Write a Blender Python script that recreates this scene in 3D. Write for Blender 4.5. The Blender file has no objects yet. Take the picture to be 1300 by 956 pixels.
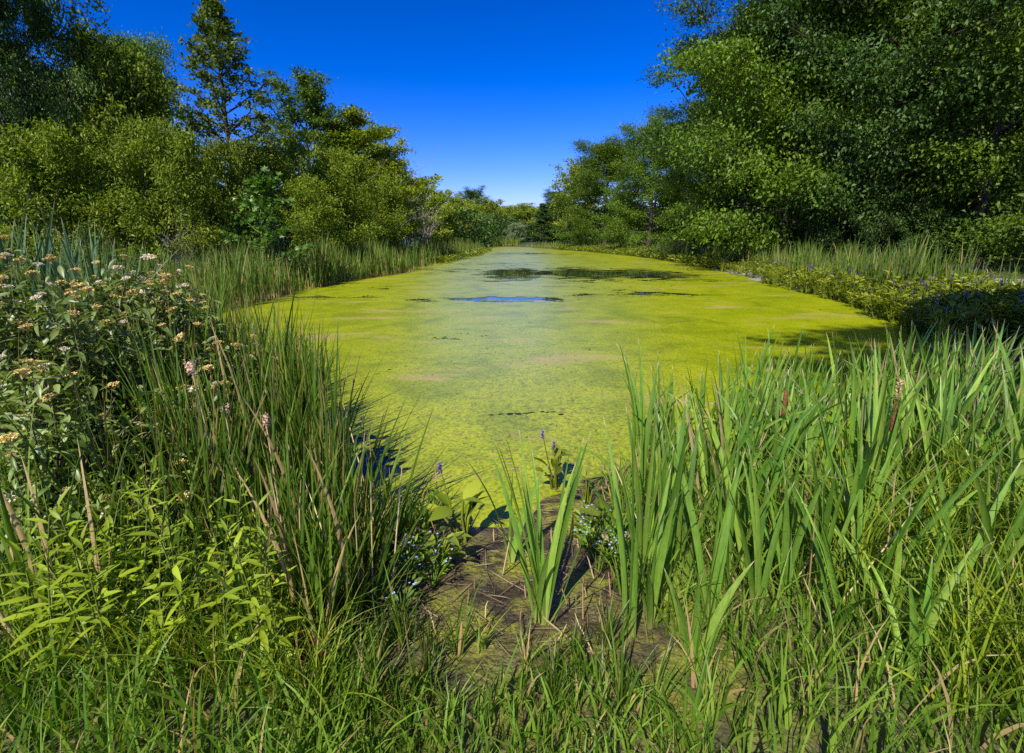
import bpy, math, random
import numpy as np
from math import radians as R, sin, cos, pi, tan

sc = bpy.context.scene
COL = sc.collection

# ------------------------------------------------------------------ camera, sky, sun
CAM_H, PITCH, FPX = 1.4, R(12), 614.0
cam = bpy.data.cameras.new('camera')
cam.sensor_width = 36; cam.lens = 36 * FPX / 1300; cam.shift_y = -45 / 1300
cam.clip_start = 0.02; cam.clip_end = 3000
cam_o = bpy.data.objects.new('camera', cam); COL.objects.link(cam_o)
cam_o.location = (0, 0, CAM_H); cam_o.rotation_euler = (pi / 2 - PITCH, 0, 0)
sc.camera = cam_o

SUN_EL, SUN_AZ = R(46), R(24)          # light travels forward and to the right by SUN_AZ
world = bpy.data.worlds.new('World'); sc.world = world; world.use_nodes = True
wn, wl = world.node_tree.nodes, world.node_tree.links
sky = wn.new('ShaderNodeTexSky'); sky.sky_type = 'NISHITA'; sky.sun_disc = False
sky.sun_elevation = SUN_EL; sky.sun_rotation = pi + SUN_AZ
sky.air_density = 1.0; sky.dust_density = 0.6; sky.ozone_density = 4.0; sky.altitude = 200
gam = wn.new('ShaderNodeGamma'); gam.inputs[1].default_value = 1.46
hs = wn.new('ShaderNodeHueSaturation'); hs.inputs['Saturation'].default_value = 1.25
hs.inputs['Value'].default_value = 0.62
tint = wn.new('ShaderNodeMix'); tint.data_type = 'RGBA'; tint.blend_type = 'MULTIPLY'; tint.inputs['Factor'].default_value = 1
tint.inputs['B'].default_value = (1.0, 0.76, 1.30, 1)
bg = wn['Background']; bg.inputs[1].default_value = 0.086
wl.new(sky.outputs[0], gam.inputs[0]); wl.new(gam.outputs[0], hs.inputs['Color']); wl.new(hs.outputs[0], tint.inputs['A']); wl.new(tint.outputs['Result'], bg.inputs[0])
sun = bpy.data.lights.new('sun', 'SUN'); sun.energy = 5.0; sun.angle = R(0.5); sun.color = (1.0, 0.94, 0.82)
sun_o = bpy.data.objects.new('sun', sun); COL.objects.link(sun_o)
sun_o.rotation_euler = (pi / 2 - SUN_EL, 0, -SUN_AZ); sun_o.location = (-10, -20, 30)
sc.view_settings.view_transform = 'Standard'; sc.view_settings.look = 'None'
sc.view_settings.exposure = 0.36; sc.view_settings.gamma = 1
sc.cycles.max_bounces = 6; sc.cycles.transparent_max_bounces = 8
sc.cycles.use_denoising = False

# ------------------------------------------------------------------ helpers
rng = np.random.default_rng(11)
def ray(px, py):
    h, v = (px - 650) / FPX, (433 - py) / FPX
    return h, cos(PITCH) + v * sin(PITCH), -sin(PITCH) + v * cos(PITCH)
def G(px, py, z=0.0):                      # the ground point seen at a spot of the photograph
    dx, dy, dz = ray(px, py); k = (z - CAM_H) / dz
    return np.array((dx * k, dy * k))
def W(px, py, Y):                          # the point at depth Y
    dx, dy, dz = ray(px, py); k = Y / dy
    return np.array((dx * k, Y, CAM_H + dz * k))

def make_mesh(name, V, faces, mat=None, attrs=None, smooth=True):
    """faces: list of int arrays (n,k)"""
    me = bpy.data.meshes.new(name)
    V = np.asarray(V, dtype=np.float32)
    me.vertices.add(len(V)); me.vertices.foreach_set('co', V.ravel())
    faces = [np.asarray(f, dtype=np.int32) for f in faces if len(f)]
    nl = sum(f.size for f in faces); nf = sum(len(f) for f in faces)
    me.loops.add(nl); me.polygons.add(nf)
    me.loops.foreach_set('vertex_index', np.concatenate([f.ravel() for f in faces]))
    tot = np.concatenate([np.full(len(f), f.shape[1], np.int32) for f in faces])
    st = np.zeros(nf, np.int32); st[1:] = np.cumsum(tot)[:-1]
    me.polygons.foreach_set('loop_start', st)
    if smooth: me.polygons.foreach_set('use_smooth', np.ones(nf, bool))
    for k, a in (attrs or {}).items():
        at = me.attributes.new(k, 'FLOAT', 'POINT'); at.data.foreach_set('value', np.asarray(a, np.float32))
    me.update(calc_edges=True); me.validate()
    if mat: me.materials.append(mat)
    return me
def ob(name, me, loc=(0, 0, 0), rz=0.0, s=1.0, parent=None, label=None, cat=None, group=None, kind=None, rot=None):
    o = bpy.data.objects.new(name, me); COL.objects.link(o)
    o.location = loc; o.rotation_euler = rot if rot is not None else (0, 0, rz)
    o.scale = (s, s, s) if np.isscalar(s) else s
    if parent: o.parent = parent
    if label: o['label'] = label
    if cat: o['category'] = cat
    if group: o['group'] = group
    if kind: o['kind'] = kind
    return o
class Bag:                                  # collects pieces of geometry for ONE mesh
    def __init__(s): s.V = []; s.Q = []; s.T = []; s.A = {}; s.n = 0
    def add(s, V, Q=(), T=(), **at):
        V = np.asarray(V, float).reshape(-1, 3)
        if len(Q): s.Q.append(np.asarray(Q) + s.n)
        if len(T): s.T.append(np.asarray(T) + s.n)
        for k in ('t', 'rnd'):
            s.A.setdefault(k, []).append(np.broadcast_to(np.asarray(at.get(k, 0.0), float), (len(V),)))
        s.V.append(V); s.n += len(V)
    def mesh(s, name, mat, smooth=True):
        fs = []
        if s.Q: fs.append(np.concatenate(s.Q))
        if s.T: fs.append(np.concatenate(s.T))
        return make_mesh(name, np.concatenate(s.V), fs, mat, {k: np.concatenate(a) for k, a in s.A.items()}, smooth)

def tube(bag, pts, rad, sides=6, rnd=0.0):
    pts = np.asarray(pts, float); n = len(pts); rad = np.broadcast_to(np.asarray(rad, float), (n,))
    d = np.gradient(pts, axis=0); d /= np.linalg.norm(d, axis=1)[:, None] + 1e-9
    a = np.where(np.abs(d[:, 2:3]) > 0.9, np.array([[1., 0, 0]]), np.array([[0, 0, 1.]]))
    u = np.cross(d, a); u /= np.linalg.norm(u, axis=1)[:, None] + 1e-9
    w = np.cross(d, u); th = np.arange(sides) / sides * 2 * pi
    V = pts[:, None] + rad[:, None, None] * (u[:, None] * np.cos(th)[None, :, None] + w[:, None] * np.sin(th)[None, :, None])
    i = np.arange(n - 1)[:, None] * sides; j = np.arange(sides)[None]
    k = (j + 1) % sides
    Q = np.stack([i + j, i + k, i + k + sides, i + j + sides], -1).reshape(-1, 4)
    bag.add(V.reshape(-1, 3), Q=Q, t=np.repeat(np.linspace(0, 1, n), sides), rnd=rnd)

def blades(bag, g, base, L, w, az, lean, bend, segs=6, yaw=None, twist=0.6, fold=0.25, tip=0.35, across=3, rnd=None):
    base = np.asarray(base, float).reshape(-1, 3); n = len(base)
    B = lambda x: np.broadcast_to(np.asarray(x, float), (n,))
    L, w, az, lean, bend = map(B, (L, w, az, lean, bend))
    yaw = g.uniform(-pi, pi, n) if yaw is None else B(yaw)
    tw = g.uniform(-twist, twist, n)
    s = np.linspace(0, 1, segs + 1)
    th = lean[:, None] + bend[:, None] * s[None] ** 1.6
    ds = L[:, None] / segs
    r = np.concatenate([np.zeros((n, 1)), np.cumsum(np.sin((th[:, 1:] + th[:, :-1]) / 2) * ds, 1)], 1)
    z = np.concatenate([np.zeros((n, 1)), np.cumsum(np.cos((th[:, 1:] + th[:, :-1]) / 2) * ds, 1)], 1)
    hd = np.stack([np.cos(az), np.sin(az), 0 * az], -1)
    C = base[:, None] + hd[:, None] * r[..., None] + np.array([0, 0, 1.]) * z[..., None]
    T = hd[:, None] * np.sin(th)[..., None] + np.array([0, 0, 1.]) * np.cos(th)[..., None]
    pp = np.stack([-np.sin(az), np.cos(az), 0 * az], -1)[:, None] + 0 * T
    nn = np.cross(pp, T)
    ya = yaw[:, None] + tw[:, None] * s[None]
    wd = pp * np.cos(ya)[..., None] + nn * np.sin(ya)[..., None]
    nd = np.cross(wd, T)
    prof = np.clip((1 - s) / tip, 0, 1) ** 0.7 * (0.75 + 0.25 * np.clip(s / 0.2, 0, 1))
    hw = (w[:, None] * prof[None] / 2)[..., None]
    if across == 3:
        V = np.stack([C - wd * hw + nd * hw * fold, C - nd * hw * fold, C + wd * hw + nd * hw * fold], 2)
    else:
        V = np.stack([C - wd * hw, C + wd * hw], 2)
    m = segs + 1
    i = (np.arange(n) * m * across)[:, None, None] + (np.arange(segs) * across)[None, :, None] + np.arange(across - 1)[None, None]
    Q = np.stack([i, i + 1, i + 1 + across, i + across], -1).reshape(-1, 4)
    rnd = g.random(n) if rnd is None else B(rnd)
    bag.add(V.reshape(-1, 3), Q=Q, t=np.broadcast_to(s[None, :, None], (n, m, across)).ravel(), rnd=np.repeat(rnd, m * across))

def norm(a): return a / (np.linalg.norm(a, axis=-1, keepdims=True) + 1e-9)
def leaves(bag, g, P, D, N, L, wr=0.5, fold=0.18, rnd=None, fine=False):
    """kite leaves: base P, along D, face normal N"""
    n = len(P); D = norm(D); S = norm(np.cross(D, N)); N = np.cross(S, D)
    L = np.broadcast_to(np.asarray(L, float), (n,))[:, None]
    rnd = g.random(n) if rnd is None else rnd
    if not fine:
        mid = P + D * L * 0.45
        V = np.stack([P, mid + S * L * wr / 2 + N * L * fold, P + D * L, mid - S * L * wr / 2 + N * L * fold], 1)
        i = np.arange(n)[:, None] * 4
        T = np.concatenate([i + [[0, 1, 2]], i + [[0, 2, 3]]]).reshape(-1, 3)
        bag.add(V.reshape(-1, 3), T=T, t=np.tile([0, .5, 1, .5], n), rnd=np.repeat(rnd, 4))
    else:                                   # lanceolate, arched: five stations, two faces across
        ss = np.array([0, .2, .45, .75, 1.0]); ww = np.array([.06, .75, 1., .62, .02])
        dr = -0.25 * ss ** 2
        C = P[:, None] + D[:, None] * (L[:, None] * ss[None, :, None]) + N[:, None] * (L[:, None] * dr[None, :, None])
        hw = L[:, None] * wr / 2 * ww[None, :, None]
        V = np.stack([C + S[:, None] * hw + N[:, None] * hw * fold * 2, C, C - S[:, None] * hw + N[:, None] * hw * fold * 2], 2)
        i = (np.arange(n) * 15)[:, None, None] + (np.arange(4) * 3)[None, :, None] + np.arange(2)[None, None]
        Q = np.stack([i, i + 1, i + 4, i + 3], -1).reshape(-1, 4)
        bag.add(V.reshape(-1, 3), Q=Q, t=np.tile(np.repeat(ss, 3), n), rnd=np.repeat(rnd, 15))

# ------------------------------------------------------------------ materials
def newmat(name):
    m = bpy.data.materials.new(name); m.use_nodes = True; nt = m.node_tree; nt.nodes.clear()
    return m, nt.nodes, nt.links
def ramp(n, stops, interp='LINEAR'):
    r = n.new('ShaderNodeValToRGB'); e = r.color_ramp.elements; r.color_ramp.interpolation = interp
    while len(e) < len(stops): e.new(0.5)
    for q, (p, c) in zip(e, stops): q.position = p; q.color = (*c, 1) if len(c) == 3 else c
    return r
def leafmat(name, c0, c1, trans=0.3, rough=0.5, spec=0.3, tcol=None, blade=None, jit=0.35, dry=0.0):
    m, n, l = newmat(name)
    a = n.new('ShaderNodeAttribute'); a.attribute_name = 'rnd'
    r = ramp(n, [(0, c0), (1, c1)] if not dry else [(0, c0), (1 - dry - .02, c1), (1 - dry, (0.42, 0.30, 0.13))]); l.new(a.outputs['Fac'], r.inputs[0]); c = r.outputs[0]
    oi = n.new('ShaderNodeObjectInfo')
    mr = n.new('ShaderNodeMapRange'); mr.inputs[3].default_value = 1 - jit; mr.inputs[4].default_value = 1 + jit
    l.new(oi.outputs['Random'], mr.inputs[0])
    h = n.new('ShaderNodeHueSaturation'); l.new(c, h.inputs['Color']); l.new(mr.outputs[0], h.inputs['Value']); c = h.outputs[0]
    if blade:                                # streaks and blemishes along the blade
        tc = n.new('ShaderNodeTexCoord'); mp = n.new('ShaderNodeMapping'); mp.inputs['Scale'].default_value = (60, 60, 7)
        nz = n.new('ShaderNodeTexNoise'); nz.inputs['Scale'].default_value = 1.6; nz.inputs['Detail'].default_value = 5
        l.new(tc.outputs['Object'], mp.inputs[0]); l.new(mp.outputs[0], nz.inputs['Vector'])
        rr = ramp(n, [(0.3, (.62, .68, .6)), (0.55, (1.05, 1.02, 1)), (0.74, (1.25, 1.12, .9))]); l.new(nz.outputs['Fac'], rr.inputs[0])
        ml = n.new('ShaderNodeMix'); ml.data_type = 'RGBA'; ml.blend_type = 'MULTIPLY'; ml.inputs['Factor'].default_value = .85
        l.new(c, ml.inputs['A']); l.new(rr.outputs[0], ml.inputs['B']); c = ml.outputs['Result']
    if blade:                                # pale foot, dry tip
        t = n.new('ShaderNodeAttribute'); t.attribute_name = 't'
        rb = ramp(n, [(0.0, (1, 1, 1)), (0.22, (0, 0, 0))]); l.new(t.outputs['Fac'], rb.inputs[0])
        mx = n.new('ShaderNodeMix'); mx.data_type = 'RGBA'; mx.inputs['B'].default_value = (*blade[0], 1)
        mu = n.new('ShaderNodeMath'); mu.operation = 'MULTIPLY'; mu.inputs[1].default_value = blade[3]
        l.new(rb.outputs[0], mu.inputs[0]); l.new(mu.outputs[0], mx.inputs['Factor']); l.new(c, mx.inputs['A'])
        rt = ramp(n, [(blade[2] - 0.02, (0, 0, 0)), (blade[2] + 0.02, (1, 1, 1))]); l.new(t.outputs['Fac'], rt.inputs[0])
        m2 = n.new('ShaderNodeMix'); m2.data_type = 'RGBA'; m2.inputs['B'].default_value = (*blade[1], 1)
        l.new(rt.outputs[0], m2.inputs['Factor']); l.new(mx.outputs['Result'], m2.inputs['A']); c = m2.outputs['Result']
    p = n.new('ShaderNodeBsdfPrincipled'); p.inputs['Roughness'].default_value = rough
    p.inputs['Specular IOR Level'].default_value = spec; l.new(c, p.inputs['Base Color'])
    tr = n.new('ShaderNodeBsdfTranslucent')
    if tcol:
        mt = n.new('ShaderNodeMix'); mt.data_type = 'RGBA'; mt.blend_type = 'MULTIPLY'; mt.inputs['Factor'].default_value = 1
        mt.inputs['B'].default_value = (*tcol, 1); l.new(c, mt.inputs['A']); l.new(mt.outputs['Result'], tr.inputs[0])
    else: l.new(c, tr.inputs[0])
    ms = n.new('ShaderNodeMixShader'); ms.inputs[0].default_value = trans
    l.new(p.outputs[0], ms.inputs[1]); l.new(tr.outputs[0], ms.inputs[2])
    o = n.new('ShaderNodeOutputMaterial'); l.new(ms.outputs[0], o.inputs[0])
    return m
def roughmat(name, c0, c1, scale=8.0, rough=0.9, bump=0.3, stretch=(1, 1, 1)):
    m, n, l = newmat(name)
    tc = n.new('ShaderNodeTexCoord'); mp = n.new('ShaderNodeMapping'); mp.inputs['Scale'].default_value = stretch
    l.new(tc.outputs['Object'], mp.inputs[0])
    nz = n.new('ShaderNodeTexNoise'); nz.inputs['Scale'].default_value = scale; nz.inputs['Detail'].default_value = 6
    l.new(mp.outputs[0], nz.inputs['Vector'])
    r = ramp(n, [(0.3, c0), (0.7, c1)]); l.new(nz.outputs['Fac'], r.inputs[0])
    p = n.new('ShaderNodeBsdfPrincipled'); p.inputs['Roughness'].default_value = rough
    p.inputs['Specular IOR Level'].default_value = 0.2
    l.new(r.outputs[0], p.inputs['Base Color'])
    b = n.new('ShaderNodeBump'); b.inputs['Strength'].default_value = bump; b.inputs['Distance'].default_value = 0.02
    l.new(nz.outputs['Fac'], b.inputs['Height']); l.new(b.outputs[0], p.inputs['Normal'])
    o = n.new('ShaderNodeOutputMaterial'); l.new(p.outputs[0], o.inputs[0])
    return m

TY = (1.5, 1.6, 0.6)
M = {}
M['bark'] = roughmat('bark', (0.035, 0.028, 0.02), (0.11, 0.09, 0.07), 6, stretch=(3, 3, 0.6))
M['barkpale'] = roughmat('pale_bark', (0.16, 0.14, 0.12), (0.36, 0.32, 0.28), 6, stretch=(3, 3, 0.6))
M['oak'] = leafmat('oak_leaf', (0.022, 0.060, 0.009), (0.085, 0.16, 0.020), 0.25, 0.5, 0.35, TY, jit=0.15)
M['maple'] = leafmat('maple_leaf', (0.045, 0.105, 0.006), (0.16, 0.25, 0.014), 0.3, 0.5, 0.3, TY, jit=0.15)
M['willow'] = leafmat('willow_leaf', (0.08, 0.15, 0.008), (0.29, 0.36, 0.022), 0.3, 0.55, 0.3, TY, jit=0.15)
M['locust'] = leafmat('locust_leaf', (0.09, 0.15, 0.004), (0.29, 0.34, 0.012), 0.3, 0.55, 0.25, TY, jit=0.12)
M['far'] = leafmat('distant_hazed_leaf', (0.14, 0.21, 0.016), (0.42, 0.48, 0.05), 0.3, 0.55, 0.25, TY, jit=0.25)  # far foliage lightened, a slight haze put into the leaf colour
M['larch'] = leafmat('larch_leaf', (0.06, 0.11, 0.015), (0.17, 0.22, 0.03), 0.25, 0.55, 0.25, TY, jit=0.1)
M['pine'] = leafmat('pine_needle', (0.04, 0.085, 0.02), (0.08, 0.15, 0.03), 0.2, 0.55, 0.25, TY, jit=0.15)
M['silver'] = leafmat('silver_leaf', (0.16, 0.22, 0.10), (0.30, 0.36, 0.20), 0.25, 0.6, 0.3, TY, jit=0.1)
M['sapling'] = leafmat('sapling_leaf', (0.05, 0.13, 0.012), (0.16, 0.30, 0.04), 0.3, 0.4, 0.45, TY, jit=0.1)
M['cattail'] = leafmat('cattail_leaf', (0.11, 0.25, 0.026), (0.28, 0.42, 0.058), 0.32, 0.42, 0.5, (1.6, 1.5, 0.35),
                       ((0.42, 0.47, 0.12), (0.66, 0.52, 0.30), 0.955, 0.8), 0.35)
M['bluecattail'] = leafmat('tall_cattail_leaf', (0.07, 0.16, 0.06), (0.16, 0.26, 0.11), 0.3, 0.42, 0.5, (1.5, 1.5, 0.4),
                       ((0.3, 0.36, 0.1), (0.5, 0.4, 0.22), 0.97, 0.7), 0.3)
M['narrow'] = leafmat('narrow_cattail_leaf', (0.055, 0.13, 0.010), (0.18, 0.27, 0.03), 0.32, 0.42, 0.45, (1.6, 1.6, 0.4),
                       ((0.18, 0.20, 0.05), (0.36, 0.28, 0.12), 0.96, 0.6), 0.4, dry=.08)
M['grass'] = leafmat('grass_blade', (0.06, 0.15, 0.008), (0.22, 0.33, 0.035), 0.35, 0.5, 0.35, (1.6, 1.6, 0.4), dry=.06)
M['sedge'] = leafmat('sedge_blade', (0.11, 0.19, 0.01), (0.30, 0.37, 0.02), 0.32, 0.45, 0.4, (1.6, 1.5, 0.3),
                       ((0.16, 0.2, 0.03), (0.42, 0.26, 0.07), 0.95, 0.5), 0.25)
M['reed'] = leafmat('reed_blade', (0.05, 0.12, 0.01), (0.24, 0.34, 0.05), 0.3, 0.5, 0.35, (1.5, 1.5, 0.4),
                       ((0.60, 0.42, 0.14), (0.3, 0.3, 0.12), 0.98, 0.9), 0.1, dry=.07)
M['herb'] = leafmat('herb_leaf', (0.17, 0.28, 0.008), (0.36, 0.45, 0.03), 0.38, 0.45, 0.4, (1.5, 1.5, 0.3), jit=0.3)
M['dogwood'] = leafmat('dogwood_leaf', (0.09, 0.16, 0.010), (0.33, 0.41, 0.10), 0.28, 0.40, 0.5, (1.3, 1.4, 0.4), jit=0.4)
M['bloom'] = leafmat('spent_bloom', (0.60, 0.42, 0.10), (0.78, 0.64, 0.28), 0.15, 0.8, 0.1, None, jit=0.15)
M['palebloom'] = leafmat('pale_bloom', (0.66, 0.56, 0.34), (0.8, 0.74, 0.55), 0.15, 0.8, 0.1, None, jit=0.1)
M['pickerel'] = leafmat('pickerelweed_leaf', (0.10, 0.16, 0.006), (0.32, 0.36, 0.03), 0.28, 0.36, 0.5, (1.5, 1.5, 0.3), jit=0.3)
M['purple'] = leafmat('purple_flower', (0.17, 0.09, 0.36), (0.34, 0.20, 0.55), 0.2, 0.7, 0.2, None, jit=0.2)
M['blueflower'] = leafmat('blue_flower', (0.3, 0.38, 0.75), (0.5, 0.56, 0.85), 0.2, 0.7, 0.2, None, jit=0.1)
M['dead'] = leafmat('dead_stalk', (0.38, 0.26, 0.10), (0.68, 0.52, 0.28), 0.1, 0.75, 0.2, None, jit=0.3)
M['dryleaf'] = leafmat('dry_leaf', (0.22, 0.16, 0.06), (0.40, 0.30, 0.14), 0.25, 0.6, 0.3, None, jit=0.3)
M['fluff'] = roughmat('seed_fluff', (0.58, 0.36, 0.22), (0.78, 0.58, 0.40), 60, bump=0.8)
M['spike'] = roughmat('brown_spike', (0.13, 0.055, 0.02), (0.23, 0.10, 0.04), 90, bump=0.5)
M['twig'] = roughmat('twig', (0.08, 0.055, 0.035), (0.19, 0.14, 0.1), 20)
M['greentwig'] = roughmat('green_stem', (0.09, 0.13, 0.02), (0.2, 0.24, 0.05), 20)
M['greytwig'] = roughmat('grey_twig', (0.22, 0.19, 0.17), (0.42, 0.37, 0.33), 20)
M['redleaf'] = leafmat('red_leaf', (0.16, 0.015, 0.02), (0.3, 0.05, 0.05), 0.25, 0.5, 0.3, None)
M['litter'] = leafmat('dead_litter', (0.12, 0.085, 0.045), (0.38, 0.29, 0.17), 0.1, 0.8, 0.2, None)

# ------------------------------------------------------------------ terrain
shore_px = [(60, 520), (160, 590), (300, 640), (420, 668), (500, 672), (560, 640), (604, 656), (640, 664), (672, 630), (730, 606),
            (800, 590), (880, 600), (980, 600), (1090, 560), (1150, 500), (1200, 455), (1180, 425), (1150, 410), (1110, 399),
            (1080, 384), (1040, 374), (1000, 366), (950, 351), (905, 341), (850, 330), (800, 324.5), (745, 319.5), (700, 316.5),
            (660, 313.6), (622, 313.6), (616, 318), (600, 323.5), (560, 331), (520, 344), (470, 352), (430, 357), (392, 366),
            (330, 383), (250, 402), (150, 440), (70, 480)]
SH = np.array([G(*p) for p in shore_px])
def shore_dist(X, Y):                       # positive on land
    P = np.stack([X.ravel(), Y.ravel()], -1); A = SH; B = np.roll(SH, -1, 0)
    dmin = np.full(len(P), 1e9); ins = np.zeros(len(P), bool)
    for a, b in zip(A, B):
        ab = b - a; t = np.clip(((P - a) @ ab) / (ab @ ab), 0, 1)
        dmin = np.minimum(dmin, np.hypot(*(P - a - t[:, None] * ab).T))
        c = ((a[1] > P[:, 1]) != (b[1] > P[:, 1])) & (P[:, 0] < (b[0] - a[0]) * (P[:, 1] - a[1]) / (b[1] - a[1] + 1e-12) + a[0])
        ins ^= c
    return np.where(ins, -dmin, dmin).reshape(X.shape)
def wob(X, Y):
    return (np.sin(X * 3.1 + Y * 1.7) * .4 + np.sin(X * 7.3 - Y * 5.9 + 1) * .3 + np.sin(X * 15.1 + Y * 11.7 + 2) * .2 + np.sin(X * 1.1 - Y * 0.9) * .5)
def height(X, Y):
    X = np.asarray(X, float); Y = np.asarray(Y, float)
    d = shore_dist(X, Y)
    near = np.clip(1 - (np.hypot(X, Y) - 4) / 4, 0, 1)
    d2 = d + wob(X, Y) * (0.05 * near + 0.25 * (1 - near))
    bank = 0.45 * (1 - np.exp(-np.clip(d2, 0, None) / 2.5)) * (1 - near) + near * 0.10 * (1 - np.exp(-np.clip(d2, 0, None) / 0.5))
    h = np.where(d2 > 0, bank, np.clip(d2 * 0.35, -0.5, 0))
    far = np.clip((np.hypot(X, Y) - 150) / 400, 0, 1)
    return h + wob(X, Y) * (0.010 * near + 0.03 * (1 - near)) * np.clip((d2 + 0.3) * 2, 0, 1) + 0 * far
def hz(x, y): return float(height(np.array([x]), np.array([y]))[0])
def sinh_axis(n, half, k): u = np.linspace(-1, 1, n); return half * np.sinh(k * u) / np.sinh(k)
def gridmesh(xs, ys, zf):
    X, Y = np.meshgrid(xs, ys); Z = zf(X, Y)
    nx, ny = len(xs), len(ys)
    i = (np.arange(ny - 1) * nx)[:, None] + np.arange(nx - 1)[None]
    Q = np.stack([i, i + 1, i + 1 + nx, i + nx], -1).reshape(-1, 4)
    return np.stack([X, Y, Z], -1).reshape(-1, 3), Q, X, Y

def ground_mat():
    m, n, l = newmat('ground_soil')
    tc = n.new('ShaderNodeTexCoord')
    def nz(s, d=5):
        q = n.new('ShaderNodeTexNoise'); q.inputs['Scale'].default_value = s; q.inputs['Detail'].default_value = d
        l.new(tc.outputs['Object'], q.inputs['Vector']); return q
    n1, n2, n3 = nz(0.9), nz(9, 10), nz(55, 6)
    soil = ramp(n, [(0.3, (0.045, 0.06, 0.015)), (0.5, (0.09, 0.105, 0.025)), (0.7, (0.10, 0.085, 0.045))]); l.new(n1.outputs['Fac'], soil.inputs[0])
    mud = ramp(n, [(0.28, (0.03, 0.023, 0.012)), (0.5, (0.09, 0.068, 0.032)), (0.75, (0.20, 0.165, 0.07))]); l.new(n2.outputs['Fac'], mud.inputs[0])
    alg = ramp(n, [(0.42, (0, 0, 0)), (0.54, (1, 1, 1))]); l.new(n2.outputs['Fac'], alg.inputs[0])
    spk = ramp(n, [(0.3, (0.16, 0.17, 0.01)), (0.7, (0.32, 0.33, 0.03))]); l.new(n3.outputs['Fac'], spk.inputs[0])
    n4 = nz(2.6, 3); al2 = ramp(n, [(0.42, (0, 0, 0)), (0.56, (1, 1, 1))]); l.new(n4.outputs['Fac'], al2.inputs[0])
    mm = n.new('ShaderNodeMath'); mm.operation = 'MULTIPLY'; l.new(alg.outputs[0], mm.inputs[0]); l.new(al2.outputs[0], mm.inputs[1])
    x1 = n.new('ShaderNodeMix'); x1.data_type = 'RGBA'; l.new(mm.outputs[0], x1.inputs['Factor'])
    l.new(mud.outputs[0], x1.inputs['A']); l.new(spk.outputs[0], x1.inputs['B'])
    at = n.new('ShaderNodeAttribute'); at.attribute_name = 'mud'
    x2 = n.new('ShaderNodeMix'); x2.data_type = 'RGBA'; l.new(at.outputs['Fac'], x2.inputs['Factor'])
    l.new(soil.outputs[0], x2.inputs['A']); l.new(x1.outputs['Result'], x2.inputs['B'])
    p = n.new('ShaderNodeBsdfPrincipled'); l.new(x2.outputs['Result'], p.inputs['Base Color'])
    p.inputs['Specular IOR Level'].default_value = 0.4
    rw = ramp(n, [(0.40, (.22, .22, .22)), (0.58, (.8, .8, .8))]); l.new(n4.outputs['Fac'], rw.inputs[0]); l.new(rw.outputs[0], p.inputs['Roughness'])
    ad = n.new('ShaderNodeMath'); ad.operation = 'ADD'; l.new(n2.outputs['Fac'], ad.inputs[0]); l.new(n3.outputs['Fac'], ad.inputs[1])
    b = n.new('ShaderNodeBump'); b.inputs['Strength'].default_value = 1.0; b.inputs['Distance'].default_value = 0.02
    l.new(ad.outputs[0], b.inputs['Height']); l.new(b.outputs[0], p.inputs['Normal'])
    o = n.new('ShaderNodeOutputMaterial'); l.new(p.outputs[0], o.inputs[0]); return m

xs = sinh_axis(330, 1500, 9.2); ys = sinh_axis(330, 1500, 9.2) + 2.0
V, Q, X, Y = gridmesh(xs, ys, height)
mudw = np.clip(1.6 - np.hypot((X - 0.12) / 0.8, (Y - 2.1) / 1.0), 0, 1)
ob('ground', make_mesh('ground', V, [Q], ground_mat(), {'mud': mudw.ravel()}), kind='structure')

# ---- water and the duckweed lying on it
m, n, l = newmat('pond_water')
p = n.new('ShaderNodeBsdfPrincipled'); p.inputs['Base Color'].default_value = (0.012, 0.018, 0.012, 1)
p.inputs['Roughness'].default_value = 0.04; p.inputs['IOR'].default_value = 1.33; p.inputs['Specular IOR Level'].default_value = 0.5
tc = n.new('ShaderNodeTexCoord'); nz = n.new('ShaderNodeTexNoise'); nz.inputs['Scale'].default_value = 3; l.new(tc.outputs['Object'], nz.inputs['Vector'])
b = n.new('ShaderNodeBump'); b.inputs['Strength'].default_value = 0.02; b.inputs['Distance'].default_value = 0.02
l.new(nz.outputs['Fac'], b.inputs['Height']); l.new(b.outputs[0], p.inputs['Normal'])
o = n.new('ShaderNodeOutputMaterial'); l.new(p.outputs[0], o.inputs[0])
lo, hi = SH.min(0) - 0.5, SH.max(0) + 0.5
ob('water', make_mesh('water', [(lo[0], lo[1], 0), (hi[0], lo[1], 0), (hi[0], hi[1], 0), (lo[0], hi[1], 0)], [[[0, 1, 2, 3]]], m), kind='structure')

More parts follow.
